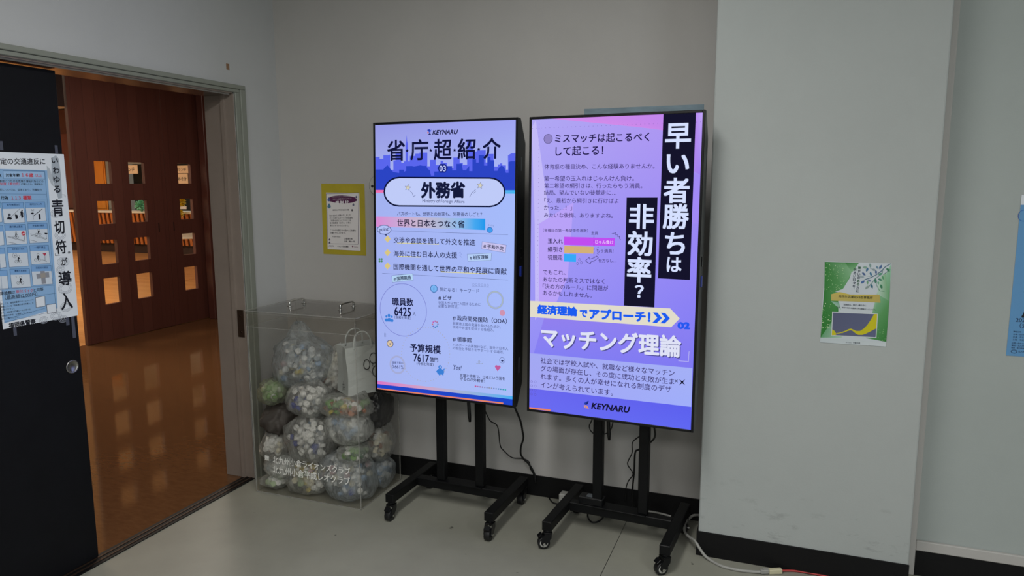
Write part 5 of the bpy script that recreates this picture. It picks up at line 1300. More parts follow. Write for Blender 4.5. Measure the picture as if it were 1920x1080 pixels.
('P',4,'6a7aa0',[(0.1496,0.2503),(0.1521,0.245),(0.1566,0.2425),(0.1624,0.2431),(0.1593,0.2487),(0.1548,0.2512)]),
('P',4,'3a6a80',[(0.1614,0.2348),(0.1601,0.2278),(0.1626,0.2215),(0.1686,0.217),(0.1695,0.2249),(0.167,0.2311)]),
('P',4,'8a9a98',[(0.1436,0.2168),(0.1501,0.2161),(0.1552,0.2196),(0.1584,0.2268),(0.1512,0.227),(0.146,0.2235)]),
('P',4,'3f7a68',[(0.1735,0.2557),(0.1714,0.2483),(0.1735,0.2413),(0.1796,0.2357),(0.1813,0.2441),(0.1792,0.2511)]),
('P',4,'3f8068',[(0.1845,0.2547),(0.1878,0.2492),(0.1929,0.247),(0.1992,0.2484),(0.1952,0.2542),(0.19,0.2564)]),
('P',4,'3a7a58',[(0.1944,0.2346),(0.1925,0.2278),(0.1945,0.2214),(0.2,0.2162),(0.2016,0.224),(0.1996,0.2304)]),
('P',4,'3a7a58',[(0.2091,0.2955),(0.2104,0.2885),(0.2148,0.2839),(0.2217,0.2822),(0.2198,0.2899),(0.2154,0.2945)]),
('P',4,'5a9a80',[(0.1841,0.268),(0.1899,0.2674),(0.1945,0.2704),(0.1973,0.2768),(0.1909,0.2771),(0.1862,0.274)]),
('P',4,'5a9a70',[(0.1979,0.266),(0.1968,0.2604),(0.1989,0.2553),(0.2037,0.2516),(0.2045,0.258),(0.2024,0.2631)]),
('P',4,'9aa8b0',[(0.1212,0.2605),(0.1263,0.2559),(0.1324,0.2554),(0.1387,0.2592),(0.1328,0.2639),(0.1267,0.2644)]),
('P',4,'6aa888',[(0.1855,0.246),(0.1832,0.2415),(0.1838,0.2366),(0.1871,0.2321),(0.1893,0.2373),(0.1887,0.2421)]),
('P',4,['bfae62','c8b850','c6b452','b8a258','b4a45c','bcae60'],[(0.0282,0.1889),(0.0572,0.1992),(0.095,0.1909),(0.1934,0.1954),(0.1981,0.1655),(0.0293,0.1645)]),
('T',5,'4a4a28','共同生活援助×B型事業所',0.0544,0.1823,0.1713,0.182,0.03,1,0),
('T',5,'3a4450','当施設は、障がい者の方に',0.0735,0.1517,0.1508,0.1524,0.015,1,0),
('T',5,'3a4450','生活、就労の両方を提供できる施設サービスです。',0.0503,0.1405,0.1841,0.1377,0.015,1,0),
('P',4,'c8d0d4',[(0.0355,0.1228),(0.1923,0.1236),(0.1922,0.031),(0.0372,0.029)]),
('P',5,['565b78','5c6280','5e6484','5a5f7c'],[(0.0386,0.119),(0.189,0.121),(0.1892,0.034),(0.0395,0.0319)]),
('P',6,'c6bd1c',[(0.0533,0.0393),(0.0687,0.044),(0.0832,0.0505),(0.0959,0.0586),(0.1039,0.061),(0.1138,0.0571),(0.1221,0.0531),(0.135,0.0539),(0.1474,0.0638),(0.1594,0.0799),(0.1695,0.0994),(0.1794,0.1214),(0.1897,0.122),(0.1895,0.0674),(0.1703,0.0544),(0.1548,0.0443),(0.1438,0.0396),(0.1293,0.039),(0.1193,0.0447),(0.1092,0.0531),(0.1026,0.055),(0.093,0.0511),(0.077,0.0428),(0.0534,0.0371)]),
('P',6,'c6bd1c',[(0.0389,0.0531),(0.0462,0.0499),(0.0515,0.0429),(0.0541,0.0329),(0.0389,0.031)]),
('P',4,['b9c4c8','c3ccd0','c8d0d4','bcc6cb'],[(-0.0008,0.0181),(0.2261,0.0186),(0.2256,0.0006),(-0.0009,0.0004)]),
('T',5,'3a4450','作業支援',0.1138,0.0078,0.1382,0.0077,0.03,1,0),
('T',5,'6a7480','株式会社',0.0885,0.0069,0.109,0.0069,0.01,1,0),])

NOTICE = (0.3, 0.595, [
('P',0,'5f94c4',[(0,0),(0.3,0),(0.3,0.595),(0,0.595)]),
('P',1,'d5dbe2',[(0,0.559),(0.3,0.559),(0.3,0.595),(0,0.595)]),
('R',2,'2c5fae',0.012,0.52,0.016,0.02,0.002),
('V',2,'14161d','会',0.07,0.235,0.068,0.056,0.03),
('V',2,'14161d','展',0.07,0.173,0.068,0.056,0.03),
('T',2,'1d2a4a','2026年',0.02,0.137,0.078,0.137,0.01,1.0,0),
('T',2,'1d2a4a','（SAT）',0.034,0.116,0.085,0.116,0.005,1,0),
('T',2,'1d2a4a','開催日時',0.016,0.092,0.04,0.092,0.005,1,0),
('T',2,'1d2a4a','会場・北九州市小倉',0.016,0.082,0.07200000000000001,0.082,0.005,1,0),
('T',2,'1d2a4a','定員\u3000百名\u3000要申込',0.016,0.072,0.078,0.072,0.005,1,0),
('T',2,'1d2a4a','主催\u3000市民団体',0.016,0.062,0.066,0.062,0.005,1,0),
('T',2,'1d2a4a','お問い合わせ窓口',0.014,0.049,0.064,0.049,0.01,1,0),
('T',2,'1d2a4a','電話・北九州市',0.014,0.04,0.06,0.04,0.01,1,0),
('T',2,'1d2a4a','後援\u3000実行委員会',0.014,0.031000000000000003,0.06,0.031000000000000003,0.01,1,0),
('R',2,'1d2a4a',0.024,0.017,0.009,0.006,0.002),
('T',2,'1d2a4a','北九州',0.037,0.018,0.058,0.018,0.02,1,0),])
CABLES = {'left_thin': [(1.277,-0.21,0.51),(1.293,-0.19,0.453),(1.301,-0.17,0.421),(1.321,-0.13,0.383),(1.318,-0.09,0.274),(1.33,-0.07,0.24),(1.365,-0.05,0.202),(1.419,-0.04,0.2),(1.449,-0.03,0.183),(1.453,-0.025,0.148),(1.468,-0.02,0.121),(1.474,-0.02,0.088)],'left_thick': [(1.478,-0.33,0.58),(1.483,-0.31,0.542),(1.481,-0.24,0.464),(1.473,-0.19,0.395),(1.466,-0.16,0.352),(1.439,-0.12,0.292),(1.428,-0.09,0.241),(1.438,-0.07,0.208),(1.45,-0.05,0.185),(1.466,-0.03,0.147),(1.477,-0.02,0.108),(1.48,-0.02,0.075)],'right_loop': [(1.849,-0.33,0.565),(1.841,-0.32,0.536),(1.828,-0.31,0.503),(1.839,-0.3,0.474),(1.849,-0.24,0.449),(1.885,-0.24,0.454),(1.92,-0.29,0.495),(1.936,-0.32,0.544),(1.94,-0.33,0.569)],'right_zig': [(2.061,-0.24,0.486),(2.034,-0.22,0.455),(1.999,-0.2,0.414),(1.992,-0.17,0.354),(1.965,-0.13,0.283),(1.985,-0.1,0.227),(1.958,-0.07,0.174),(1.941,-0.04,0.12),(1.938,-0.03,0.059)],'right_fat': [(2.059,-0.22,0.409),(2.028,-0.2,0.385),(2.008,-0.18,0.359),(1.996,-0.13,0.25),(1.981,-0.08,0.142),(1.98,-0.05,0.043),(1.985,-0.05,0.012)],'right_hook': [(2.11,-0.33,0.56),(2.113,-0.31,0.526),(2.113,-0.29,0.495),(2.1,-0.25,0.459),(2.076,-0.22,0.427)],'lan': [(2.296,-0.03,0.03),(2.29,-0.05,0.05),(2.271,-0.08,0.062),(2.257,-0.1,0.063),(2.239,-0.14,0.053),(2.237,-0.19,0.046),(2.248,-0.23,0.041),(2.273,-0.28,0.05),(2.297,-0.315,0.057),(2.317,-0.336,0.04),(2.343,-0.348,0.015),(2.374,-0.366,0.006),(2.419,-0.394,0.006),(2.482,-0.401,0.006),(2.543,-0.393,0.007),(2.569,-0.385,0.008)],'red': [(2.637,-0.351,0.008),(2.684,-0.328,0.005),(2.734,-0.322,0.005),(2.794,-0.325,0.005),(2.871,-0.334,0.005)],'white': [(1.962,-0.05,0.026),(2.002,-0.06,0.032),(2.061,-0.07,0.041),(2.117,-0.08,0.044),(2.163,-0.09,0.043)],'floor_black': [(1.805,-0.208,0.07),(1.792,-0.178,0.02),(1.813,-0.197,0.006),(1.837,-0.194,0.006),(1.854,-0.157,0.008),(1.868,-0.136,0.03)],'strip_cord': [(1.547,-0.011,0.005),(1.583,-0.062,0.005),(1.625,-0.074,0.006),(1.665,-0.117,0.02)],'conn': [(2.565,-0.39,0.01),(2.599,-0.373,0.01),(2.645,-0.352,0.01)]}


# ------------------------------------------------------------------ the hall: shell
def shell(name, boxes, m, label, cat, bevel=0):
    b = MB()
    for lo, hi in boxes: b.box(lo, hi, m)
    return struct(b.build(name, bevel=bevel), label, cat)
CEIL = 2.8
shell('floor', [((-.07,-7,-.1), (6.5,0,0))], 'hall_vinyl', 'grey-green vinyl hall floor with one dark joint line', 'floor')
shell('ceiling', [((-.18,-7,CEIL), (6.5,.2,CEIL+.1))], 'ceiling_tile', 'pale ceiling over the hall', 'ceiling')
shell('wall_back', [((-.18,0,0), (6.5,.15,CEIL))], 'paint_hall', 'plain grey back wall behind the two displays', 'wall')
OY0, OY1, OZ = -.327, -2.95, 2.012          # doorway in the left wall
shell('wall_left', [((-.18,OY0,0), (0,0,CEIL)), ((-.18,OY1,OZ), (0,OY0,CEIL)), ((-.18,-7,0), (0,OY1,CEIL))], 'paint_left', 'pale wall with the wide doorway on the left', 'wall')
shell('wall_right', [((6.5,-7,0), (6.6,.15,CEIL))], 'paint_left', 'side wall of the hall beyond the frame', 'wall')
shell('wall_front', [((-.18,-7.1,0), (6.6,-7,CEIL))], 'paint_left', 'wall of the hall behind the camera', 'wall')
XL, XR, YC, HB = 2.3092, 3.0983, -.3177, .1062
shell('wall_column', [((XL,YC,0), (XR,0,CEIL))], 'paint_column', 'broad white column carrying the green leaflet', 'column', bevel=.006)
b = MB(); b.box((XL-.006,YC-.007,0), (XR+.001,YC,HB), 'black_vinyl'); b.box((XL-.006,YC,0), (XL,0,HB), 'black_vinyl')
struct(b.build('baseboard_column'), 'black skirting around the foot of the white column', 'baseboard')
shell('baseboard_back', [((0,-.007,0), (XL-.006,0,HB))], 'black_vinyl', 'black skirting along the back wall', 'baseboard')
YR = -.1843
b = MB(); b.box((XR,YR+.016,.14), (6.5,0,CEIL), 'paint_recess'); struct(b.build('wall_recess'), 'grey wall panel set back right of the column', 'wall')
b = MB(); b.bbox((XR+.0,YR-.002,0), (XR+.042,YR+.016,CEIL), 'paint_hall', .003); b.bbox((XR+.042,YR,HB), (6.5,YR+.016,.147), 'paint_hall', .003); b.box((XR,YR+.016,0), (6.5,0,.14), 'paint_hall')
struct(b.build('trim_1'), 'pale trim strip and low ledge right of the column', 'trim')
shell('baseboard_recess', [((XR+.042,YR+.004,0), (6.5,YR+.016,HB))], 'black_vinyl', 'black skirting under the ledge right of the column', 'baseboard')
# door casing, jamb lining, head track, threshold
b = MB()
for d0, d1, th in ((0,.036,.016), (.036,.066,.008)):
    b.bbox((-.004,-.261-d1,0), (th,-.261-d0,2.0488-d1*.56), 'trim_grey_green', .002)
    h0, h1 = d0*.56, d1*.56
    b.bbox((-.004,OY1-.05,2.049-h1), (th,-.261-d0,2.049-h0), 'trim_grey_green', .002)
struct(b.build('trim_2'), 'grey-green door casing around the wide doorway', 'door frame')
b = MB(); b.box((-.186,OY0-.006,0), (-.004,OY0,OZ), 'jamb_beige'); b.box((-.186,OY1,OZ-.006), (-.004,OY0,OZ), 'jamb_beige'); b.box((-.075,OY0-.018,0), (-.055,OY0-.006,OZ), 'jamb_beige')
b.box((-.165,OY1,OZ-.014), (-.012,OY0-.02,OZ-.006), 'steel')
struct(b.build('trim_3'), 'beige jamb lining with steel sliding track above', 'door jamb')
b = MB(); b.box((-.075,OY1,-.002), (0,OY0-.006,.004), 'black_vinyl')
for x in (-.05,-.022): b.box((x-.004,OY1,.004), (x+.004,OY0-.006,.0065), 'dull_bronze')
struct(b.build('trim_4'), 'black double-track threshold under the doorway', 'threshold')
b = MB(); b.bbox((-.052,OY0-.010,.772), (-.012,OY0-.006,.915), 'dull_bronze', .002)
for z in (.80,.885): b.cyl((-.032,OY0-.010,z), (-.032,OY0-.012,z), .005, 'steel', 10)
tag(b.build('strike_plate'), 'dark metal plate on the door jamb beside the clear bin', 'strike plate')
# sliding black door
dr = empty('door_1', (-.05,-1.93,.008)); struct(dr, 'black sliding door with the traffic poster, left in view', 'door')
b = MB(); b.bbox((-.036,-.695,0), (0,.695,1.985), 'door_black', .002); b.build('door_panel', dr)
b = MB(); b.lathe([(.016,-.001),(.027,-.001),(.0275,.003),(.024,.0045),(.021,.002),(.019,.0005),(.001,.0005)], 'steel', 28, frame((.0,.653,.832),(0,1,0),(0,0,1))); b.build('flush_pull', dr)
tag(dr.children[-1], 'round steel flush pull')

# ------------------------------------------------------------------ corridor behind the doorway
shell('floor_corridor', [((-3.80,-4.5,-.1), (-.07,7.5,-.001))], 'corridor_vinyl', 'shiny orange-brown corridor floor beyond the doorway', 'floor')
shell('ceiling_corridor', [((-3.8,-4.5,2.9), (-.18,7.5,3.0))], 'ceiling_tile', 'corridor ceiling beyond the doorway', 'ceiling')
shell('wall_corridor', [((-.18,.15,0), (-.1,7.5,2.9)), ((-3.8,-4.6,0), (-.1,-4.5,2.9)), ((-3.8,7.5,0), (-.1,7.6,2.9)), ((-3.80,-4.5,2.62), (-3.70,7.5,2.9)), ((-3.8,-4.5,0), (-3.72,-.6,2.62)), ((-3.8,3.64,0), (-3.72,7.5,2.62))], 'jamb_beige', 'corridor walls beyond the doorway', 'wall')
PX0 = -3.74
def leaf_door(name, y0, y1, cols, rows, label, pull):
    e = empty(name, (PX0,(y0+y1)/2,0)); struct(e, label, 'door')
    yc = (y0+y1)/2; ys = sorted([y0]+[v for c in cols for v in c]+[y1]); zs = sorted([.004]+[v for r in rows for v in r]+[2.61]); t = .038
    b = MB()
    hole = lambda a, c: any(abs(a-k[0]) < 1e-6 for k in cols) and any(abs(c-k[0]) < 1e-6 for k in rows)
    for a, a2 in zip(ys, ys[1:]):
        for c, c2 in zip(zs, zs[1:]):
            if hole(a, c):
                for lo, hi in (((-t,a-yc,c),(0,a-yc+.004,c2)), ((-t,a2-yc-.004,c),(0,a2-yc,c2)), ((-t,a-yc,c),(0,a2-yc,c+.004)), ((-t,a-yc,c2-.004),(0,a2-yc,c2))): b.box(lo, hi, 'door_planks')
            else: b.add([(0,a-yc,c),(0,a2-yc,c),(0,a2-yc,c2),(0,a-yc,c2),(-t,a-yc,c),(-t,a2-yc,c),(-t,a2-yc,c2),(-t,a-yc,c2)], [(0,1,2,3),(7,6,5,4)], 'door_planks')
    for yy in (y0-yc, y1-yc): b.add([(0,yy,.004),(-t,yy,.004),(-t,yy,2.61),(0,yy,2.61)], [(0,1,2,3)], 'door_planks')
    b.build('door_leaf', e)
    for c in cols:
        for r in rows:
            p = MB(); p.box((-t*.55,c[0]-yc+.004,r[0]+.004), (-t*.45,c[1]-yc-.004,r[1]-.004), 'pane'); p.build('window_pane', e)
    b = MB(); b.bbox((0,pull-yc-.006,1.055), (.004,pull-yc+.006,1.15), 'dark_wood', .002); b.build('pull', e)
    return e
ROWS = [(.365,.637), (.768,1.016), (1.167,1.404), (1.566,1.793)]
leaf_door('door_2', 1.712, 2.797, [(1.938,2.136), (2.331,2.536)], ROWS, 'brown plank door with two columns of square windows', 2.668)
leaf_door('door_3', 2.803, 3.62, [(2.975,3.172), (3.365,3.56)], ROWS, 'brown plank door with menu signs seen through, right of its twin', 2.872)
b = MB(); b.bbox((-3.69,3.255,0), (-3.60,3.42,2.62), 'door_planks', .004); struct(b.build('trim_5'), 'brown wooden post at the end of the plank doors', 'post')
b = MB(); b.bbox((-3.79,.4,0), (-3.75,.7,2.62), 'door_planks', .004); struct(b.build('trim_6'), 'brown wooden post left of the plank doors', 'post')

# ------------------------------------------------------------------ canteen beyond the plank doors
shell('floor_canteen', [((-18,-1,-.1), (-3.80,13.5,-.002))], 'floor_canteen', 'pale wood floor of the canteen beyond', 'floor')
shell('ceiling_canteen', [((-18,-1,3.4), (-3.8,13.5,3.5))], 'ceiling_tile', 'canteen ceiling beyond the plank doors', 'ceiling')
shell('wall_canteen', [((-18,13.4,0), (-3.8,13.5,3.4)), ((-18.1,-1,0), (-18,13.5,3.4)), ((-18,-1.1,0), (-3.8,-1,3.4))], 'kitchen_grey', 'canteen walls beyond the plank doors', 'wall')
def counter():
    e = empty('serving_counter', (-11,9.1,0)); tag(e, 'canteen serving counter with slanted orange slats under a white top', 'counter')
    b = MB(); b.bbox((-6.2,-.03,.915), (5.2,.5,.96), 'counter_top', .006); b.build('counter_top', e)
    b = MB(); b.box((-6.2,.03,.21), (5.2,.45,.915), 'dark_wood')
    for k in range(86):
        x = -6.1+k*.132
        b.add([(x,.0,.21),(x+.07,.0,.21),(x-.03,.0,.915),(x-.10,.0,.915),(x,.03,.21),(x+.07,.03,.21),(x-.03,.03,.915),(x-.10,.03,.915)], [(0,1,2,3),(1,5,6,2),(4,0,3,7)], 'slat_orange')
    b.build('slatted_front', e)
    b = MB(); b.box((-6.2,.1,0), (5.2,.45,.21), 'dark_wood'); b.build('toe_kick', e)
counter()
b = MB(); b.bbox((-3.795,-.6,2.28), (-3.755,1.70,2.62), 'dark_wood', .003); struct(b.build('trim_7'), 'dark beam above the gap left of the plank doors', 'beam')
def panel_cabinet(x0, x1, m, label, nm='wall_cabinet'):
    e = empty(nm, ((x0+x1)/2,9.75,0)); tag(e, label, 'cabinet'); h = (x1-x0)/2
    b = MB(); b.bbox((-h,0,0), (h,.3,3.38), m, .004); b.build('body', e)
    b = MB(); b.bbox((-h+.04,-.02,.98), (h-.04,0,2.8), m, .004); b.build('door', e)
panel_cabinet(-16.6, -13.62, 'door_planks', 'dark reddish wood cabinet seen through the gap by the black door')
panel_cabinet(-13.60, -12.86, 'orange_panel', 'orange wood cabinet behind the slatted counter, beside the grey one')
panel_cabinet(-12.83, -12.30, 'kitchen_grey', 'narrow grey cabinet behind the slatted counter')
b = MB(); b.box((-12.5,9.6,2.03), (-5.8,9.75,3.4), 'kitchen_grey'); b.box((-13.5,12.2,0), (-5.8,12.3,3.4), 'kitchen_dark'); struct(b.build('wall_kitchen'), 'grey kitchen hatch lintel behind the counter', 'wall')
b = MB(); b.bbox((-11.5,11.2,0), (-9.9,11.9,.95), 'kitchen_grey', .01); b.bbox((-9.7,11.3,0), (-8.4,11.9,1.35), 'steel', .01); tag(b.build('kitchen_bench'), 'steel kitchen bench seen through the hatch', 'bench')
def sign(x0, x1, z0, z1, t, label, u0, u1, y=9.06):
    b = MB(); b.bbox((0,0,0), (x1-x0,.012,z1-z0), 'sign_paper', .002); o = b.build('menu_sign', loc=(x0,y,z0)); tag(o, label, 'sign', 'menu signs over the counter')
    W, H = x1-x0, z1-z0
    s = Sheet((W, H, [('T',1,'1a1a1a',t,u0,.5*H,u1,.5*H,.02,1,0)])); s.build('lettering', 'printed', frame((0,-.001,0),(1,0,0),(0,0,1)), o)
sign(-11.66, -11.05, 1.80, 1.99, 'Aランチ', 'cream lunch sign seen in the second window of the top row', .16, .52)
sign(-9.95, -9.57, 1.80, 1.965, 'Bランチ', 'cream lunch sign above the soup sign in the right door', .03, .30)
sign(-9.93, -9.62, 1.57, 1.79, 'みそ汁', 'cream miso soup sign below the lunch sign', .03, .28)
def pompom(loc, r, m, label):
    rnd = random.Random(len(label)); b = MB()
    for k in range(70):
        d = Vector((rnd.gauss(0,1), rnd.gauss(0,1), rnd.gauss(0,1))).normalized(); q = d.to_track_quat('Z','Y').to_matrix().to_4x4(); q.translation = d*r*.25
        L = r*rnd.uniform(.7,.95); w_ = r*.24
        b.add([(0,0,0),(w_,0,L*.6),(w_*.5,w_*.3,L),(-w_*.5,w_*.3,L),(-w_,0,L*.6),(0,w_*.5,L*.65)], [(0,1,5),(1,2,5),(2,3,5),(3,4,5),(4,0,5)], m, M=q)
    tag(b.build('paper_flower', loc=loc), label, 'paper flower')
pompom((-10.93,8.95,1.09), .125, 'mint_paper', 'mint green paper pom-pom at the counter edge')
pompom((-9.72,8.93,1.18), .10, 'yellow_paper', 'yellow paper flower above the white banner in the right door')
pompom((-9.80,8.93,.93), .10, 'yellow_paper', 'yellow paper flower below the white banner in the right door')
b = MB(); b.bbox((-9.90,8.9,1.03), (-9.56,8.915,1.09), 'paper_white', .002, None); tag(b.build('paper_banner'), 'small white banner between the yellow paper flowers', 'banner')
def table(x, y, rz, label):
    e = empty('dining_table', (x,y,0), rz); tag(e, label, 'table')
    b = MB(); b.bbox((-.9,-.35,.68), (.9,.35,.71), 'table_white', .008); b.build('tabletop', e)
    for sx in (-.8,.8):
        for sy in (-.28,.28):
            b = MB(); b.cyl((sx,sy,0), (sx,sy,.68), .02, 'table_leg', 12); b.build('leg', e)
table(-7.0, 6.55, 2.36, 'white canteen table seen low in the right plank door')

# ------------------------------------------------------------------ digital displays on wheeled stands
def make_display(name, label, loc, yaw, sdx, sd, syaw, tilt, page, caster_rot, strap_x, zc):
    e = empty(name, loc, R(yaw)); tag(e, label, 'display')
    # base
    for sx in (-1, 1):
        b = MB(); b.bbox((sx*.2535-.022,-.248,.085), (sx*.2535+.022,.185,.127), 'black_metal', .003); b.build('base_arm', e)
    b = MB(); b.bbox((-.232,-.022,.084), (.232,.022,.126), 'black_metal', .003)
    b.bbox((-.12,-.035,.126), (.12,.035,.131), 'black_metal', .001); b.build('crossbar', e)
    for sx in (-1, 1):
        b = MB(); b.bbox((sx*.1035-.021,-.02,.131), (sx*.1035+.021,.02,1.56), 'black_metal', .003); b.build('post', e)
    # casters
    for i, (cx, cy) in enumerate(((-.2535,-.228), (.2535,-.228), (-.2535,.165), (.2535,.165))):
        M = Matrix.Translation((cx,cy,0)) @ Matrix.Rotation(R(caster_rot[i]),4,'Z')
        b = MB(); b.lathe([(.016,.074),(.018,.085)], 'black_metal', 16, M); b.cyl(M@Vector((0,0,.06)), M@Vector((0,0,.086)), .007, 'chrome', 10)
        for s_ in (-1, 1):
            y = s_*.0175
            pts = [(-.014,.075),(.014,.075),(.030,.052),(.034,.03),(.026,.018),(.010,.024),(-.012,.052)]
            vs = [(p[0],y+o,p[1]) for o in (-.0015,.0015) for p in pts]; n = len(pts)
            b.add(vs, [tuple(range(n))[::-1], tuple(range(n,2*n))]+[(k,(k+1) % n,n+(k+1) % n,n+k) for k in range(n)], 'black_plastic', M=M)
        b.bbox((-.016,-.019,.070), (.02,.019,.077), 'black_metal', .002, M)
        c = b.build('caster', e)
        b = MB(); Mw = M @ Matrix.Translation((.02,0,.027)) @ Matrix.Rotation(PI/2,4,'X')
        b.lathe([(.018,-.013),(.026,-.013),(.027,-.010),(.027,.010),(.026,.013),(.018,.013)], 'wheel_rubber', 24, Mw)
        b.lathe([(.004,-.0145),(.017,-.0142),(.018,-.012),(.018,.012),(.017,.0142),(.004,.0145)], 'white_plastic' if caster_rot[i] < -100 else 'black_plastic', 20, Mw)
        b.build('wheel', c)
        b = MB(); b.cyl(M@Vector((.02,-.022,.027)), M@Vector((.02,.022,.027)), .0055, 'chrome', 10); b.build('axle', c)
        if i < 2:
            b = MB(); b.bbox((.030,-.014,.046), (.052,.014,.051), 'black_plastic', .002, M @ Matrix.Translation((.03,0,.07)) @ Matrix.Rotation(R(40),4,'Y') @ Matrix.Translation((-.03,0,-.05))); b.build('brake_pedal', c)
    # screen unit: local frame at the middle of the lit area
    T = Matrix.Translation((sdx,-sd,zc)) @ Matrix.Rotation(R(syaw),4,'Z') @ Matrix.Rotation(R(-tilt),4,'X')
    W, H, bz = .6848, 1.2176, .0105
    b = MB(); x1, z1 = W/2+bz, H/2+bz
    for lo, hi in (((-x1,-.003,-z1),(-W/2,.028,z1)), ((W/2,-.003,-z1),(x1,.028,z1)), ((-W/2,-.003,H/2),(W/2,.028,z1)), ((-W/2,-.003,-z1),(W/2,.028,-H/2))): b.bbox(lo, hi, 'black_plastic', .0015, T)
    b.build('bezel', e)
    b = MB()
    f0 = [(-x1+.001,-z1+.001),(x1-.001,-z1+.001),(x1-.001,z1-.001),(-x1+.001,z1-.001)]; f1 = [(-x1+.002,-z1+.10),(x1-.002,-z1+.10),(x1-.002,z1-.10),(-x1+.002,z1-.10)]
    vs = [(x,.020,z) for x, z in f0]+[(x,.032,z) for x, z in f0]+[(x,.092,z) for x, z in f1]
    b.add(vs, [(0,1,2,3)]+[(k,(k+1) % 4,4+(k+1) % 4,4+k) for k in range(4)]+[(4+k,4+(k+1) % 4,8+(k+1) % 4,8+k) for k in range(4)]+[(11,10,9,8)], 'black_plastic', M=T)
    for z, hh in ((.43,.03),(-.44,.035)): b.bbox((x1-.006,.04,z-hh), (x1-.001,.055,z+hh), 'grey_label', .002, T)
    b.bbox((x1-.004,.042,-.05), (x1+.003,.062,-.005), 'led_blue', .003, T); b.bbox((x1-.004,.042,.03), (x1+.002,.06,.07), 'black_gloss', .003, T)
    b.build('housing', e)
    b = MB(); b.bbox((-W/2-.001,.0,-H/2-.001), (W/2+.001,.018,H/2+.001), 'black_gloss', .0005, T); s = b.build('screen', e)
    Sheet(page).build('displayed_page', 'screen_pixels', T @ frame((-W/2,-.0003,-H/2),(1,0,0),(0,0,1)), s)
    back = .092-sd
    b = MB()
    for sx in (-1, 1): b.bbox((sx*.1035-.03,back-.004,zc-.32), (sx*.1035+.03,-.02,zc+.30), 'black_metal', .003)
    b.bbox((-.17,back-.002,zc+.10), (.17,back+.02,zc+.16), 'black_metal', .003); b.bbox((-.17,back-.002,zc-.16), (.17,back+.02,zc-.10), 'black_metal', .003); b.build('wall_mount', e)
    b = MB(); b.tube([(strap_x,-.05,.70),(strap_x,-.055,.56),(strap_x+.006,-.06,.49),(strap_x+.008,-.06,.462)], [.008,.008,.0085,.006], 'black_plastic', 10); b.build('pull_strap', e)
    return e
L = make_display('display_stand', 'portrait display on black wheeled stand showing a white page with blue city skyline', (1.183,-.26,0), -1.41, -.001, .157, 0, 2.16, PAGE_MINISTRY, (-90,-90,-90,-90), .070, 1.215)
Rr = make_display('display_stand', 'portrait display on black wheeled stand showing a purple page with vertical headline', (1.965,-.275,0), -3.5, -.0118, .184, .64, 1.19, PAGE_MATCHING, (-150,-135,-90,-80), -.046, 1.211)

# cables
def cable(key, r, m, label, name='cable', flat=False):
    b = MB(); b.tube(rail(CABLES[key]), r, m, 8); tag(b.build(name), label, 'cable')
cable('left_thin', .0028, 'cable_black', 'thin black cable zigzagging behind the left display stand')
cable('left_thick', .0048, 'cable_black', 'thick black cable hanging from the right corner of the left display')
cable('right_loop', .0026, 'cable_black', 'thin black cable looped round the left post of the right stand')
cable('right_zig', .0026, 'cable_black', 'thin black wavy cable between the posts of the right stand')
cable('right_fat', .0042, 'cable_black', 'thick black cable beside the right post of the right stand')
cable('right_hook', .0042, 'cable_black', 'short black cable curling right of the right stand post')
cable('white', .0045, 'cable_grey', 'white cable on the floor behind the right stand crossbar')
cable('floor_black', .004, 'cable_black', 'black cable drooping to the floor under the right stand')
cable('strip_cord', .0035, 'cable_black', 'black cord running into the white power strip')
cable('lan', .0062, 'cable_grey', 'grey network cable looping out beside the white column')
cable('red', .004, 'cable_red', 'red network cable running along the column foot')
e = empty('cable_coupler', (2.607,-.372,.0)); tag(e, 'cream cable coupler joining the grey and red cables', 'coupler')
a, c = Vector((2.565,-.39,.011)), Vector((2.645,-.352,.011)); d = (c-a).normalized(); M = frame(a-Vector((2.607,-.372,0)), d, Vector((0,0,1)).cross(d))
b = MB(); b.bbox((.034,-.010,-.010), (.088,.010,.009), 'connector_clear', .002, M); b.build('coupler_body', e)
b = MB(); b.bbox((0,-.008,-.008), (.034,.008,.008), 'cable_grey', .002, M); b.bbox((.010,-.005,.008), (.034,.005,.011), 'cable_grey', .001, M); b.build('plug', e)
e = empty('power_strip', (1.73,-.045,0), -.05); tag(e, 'white power strip on the floor behind the right stand', 'power strip')
b = MB(); b.bbox((-.115,-.024,0), (.10,.024,.055), 'white_plastic', .005); b.build('strip_body', e)
for x in (-.065,.01):
    b = MB(); b.bbox((x-.018,-.050,.012), (x+.018,-.024,.048), 'black_plastic', .004); b.build('plug', e)
e = empty('power_adapter', (1.84,-.262,.128), -.06); tag(e, 'black power adapter with grey label on the right stand crossbar', 'adapter')
b = MB(); b.bbox((-.062,-.03,0), (.05,.025,.036), 'black_plastic', .004); b.build('adapter_body', e)
b = MB(); b.bbox((-.03,-.02,.036), (.03,.015,.0365), 'grey_label', .0002); b.build('label', e)

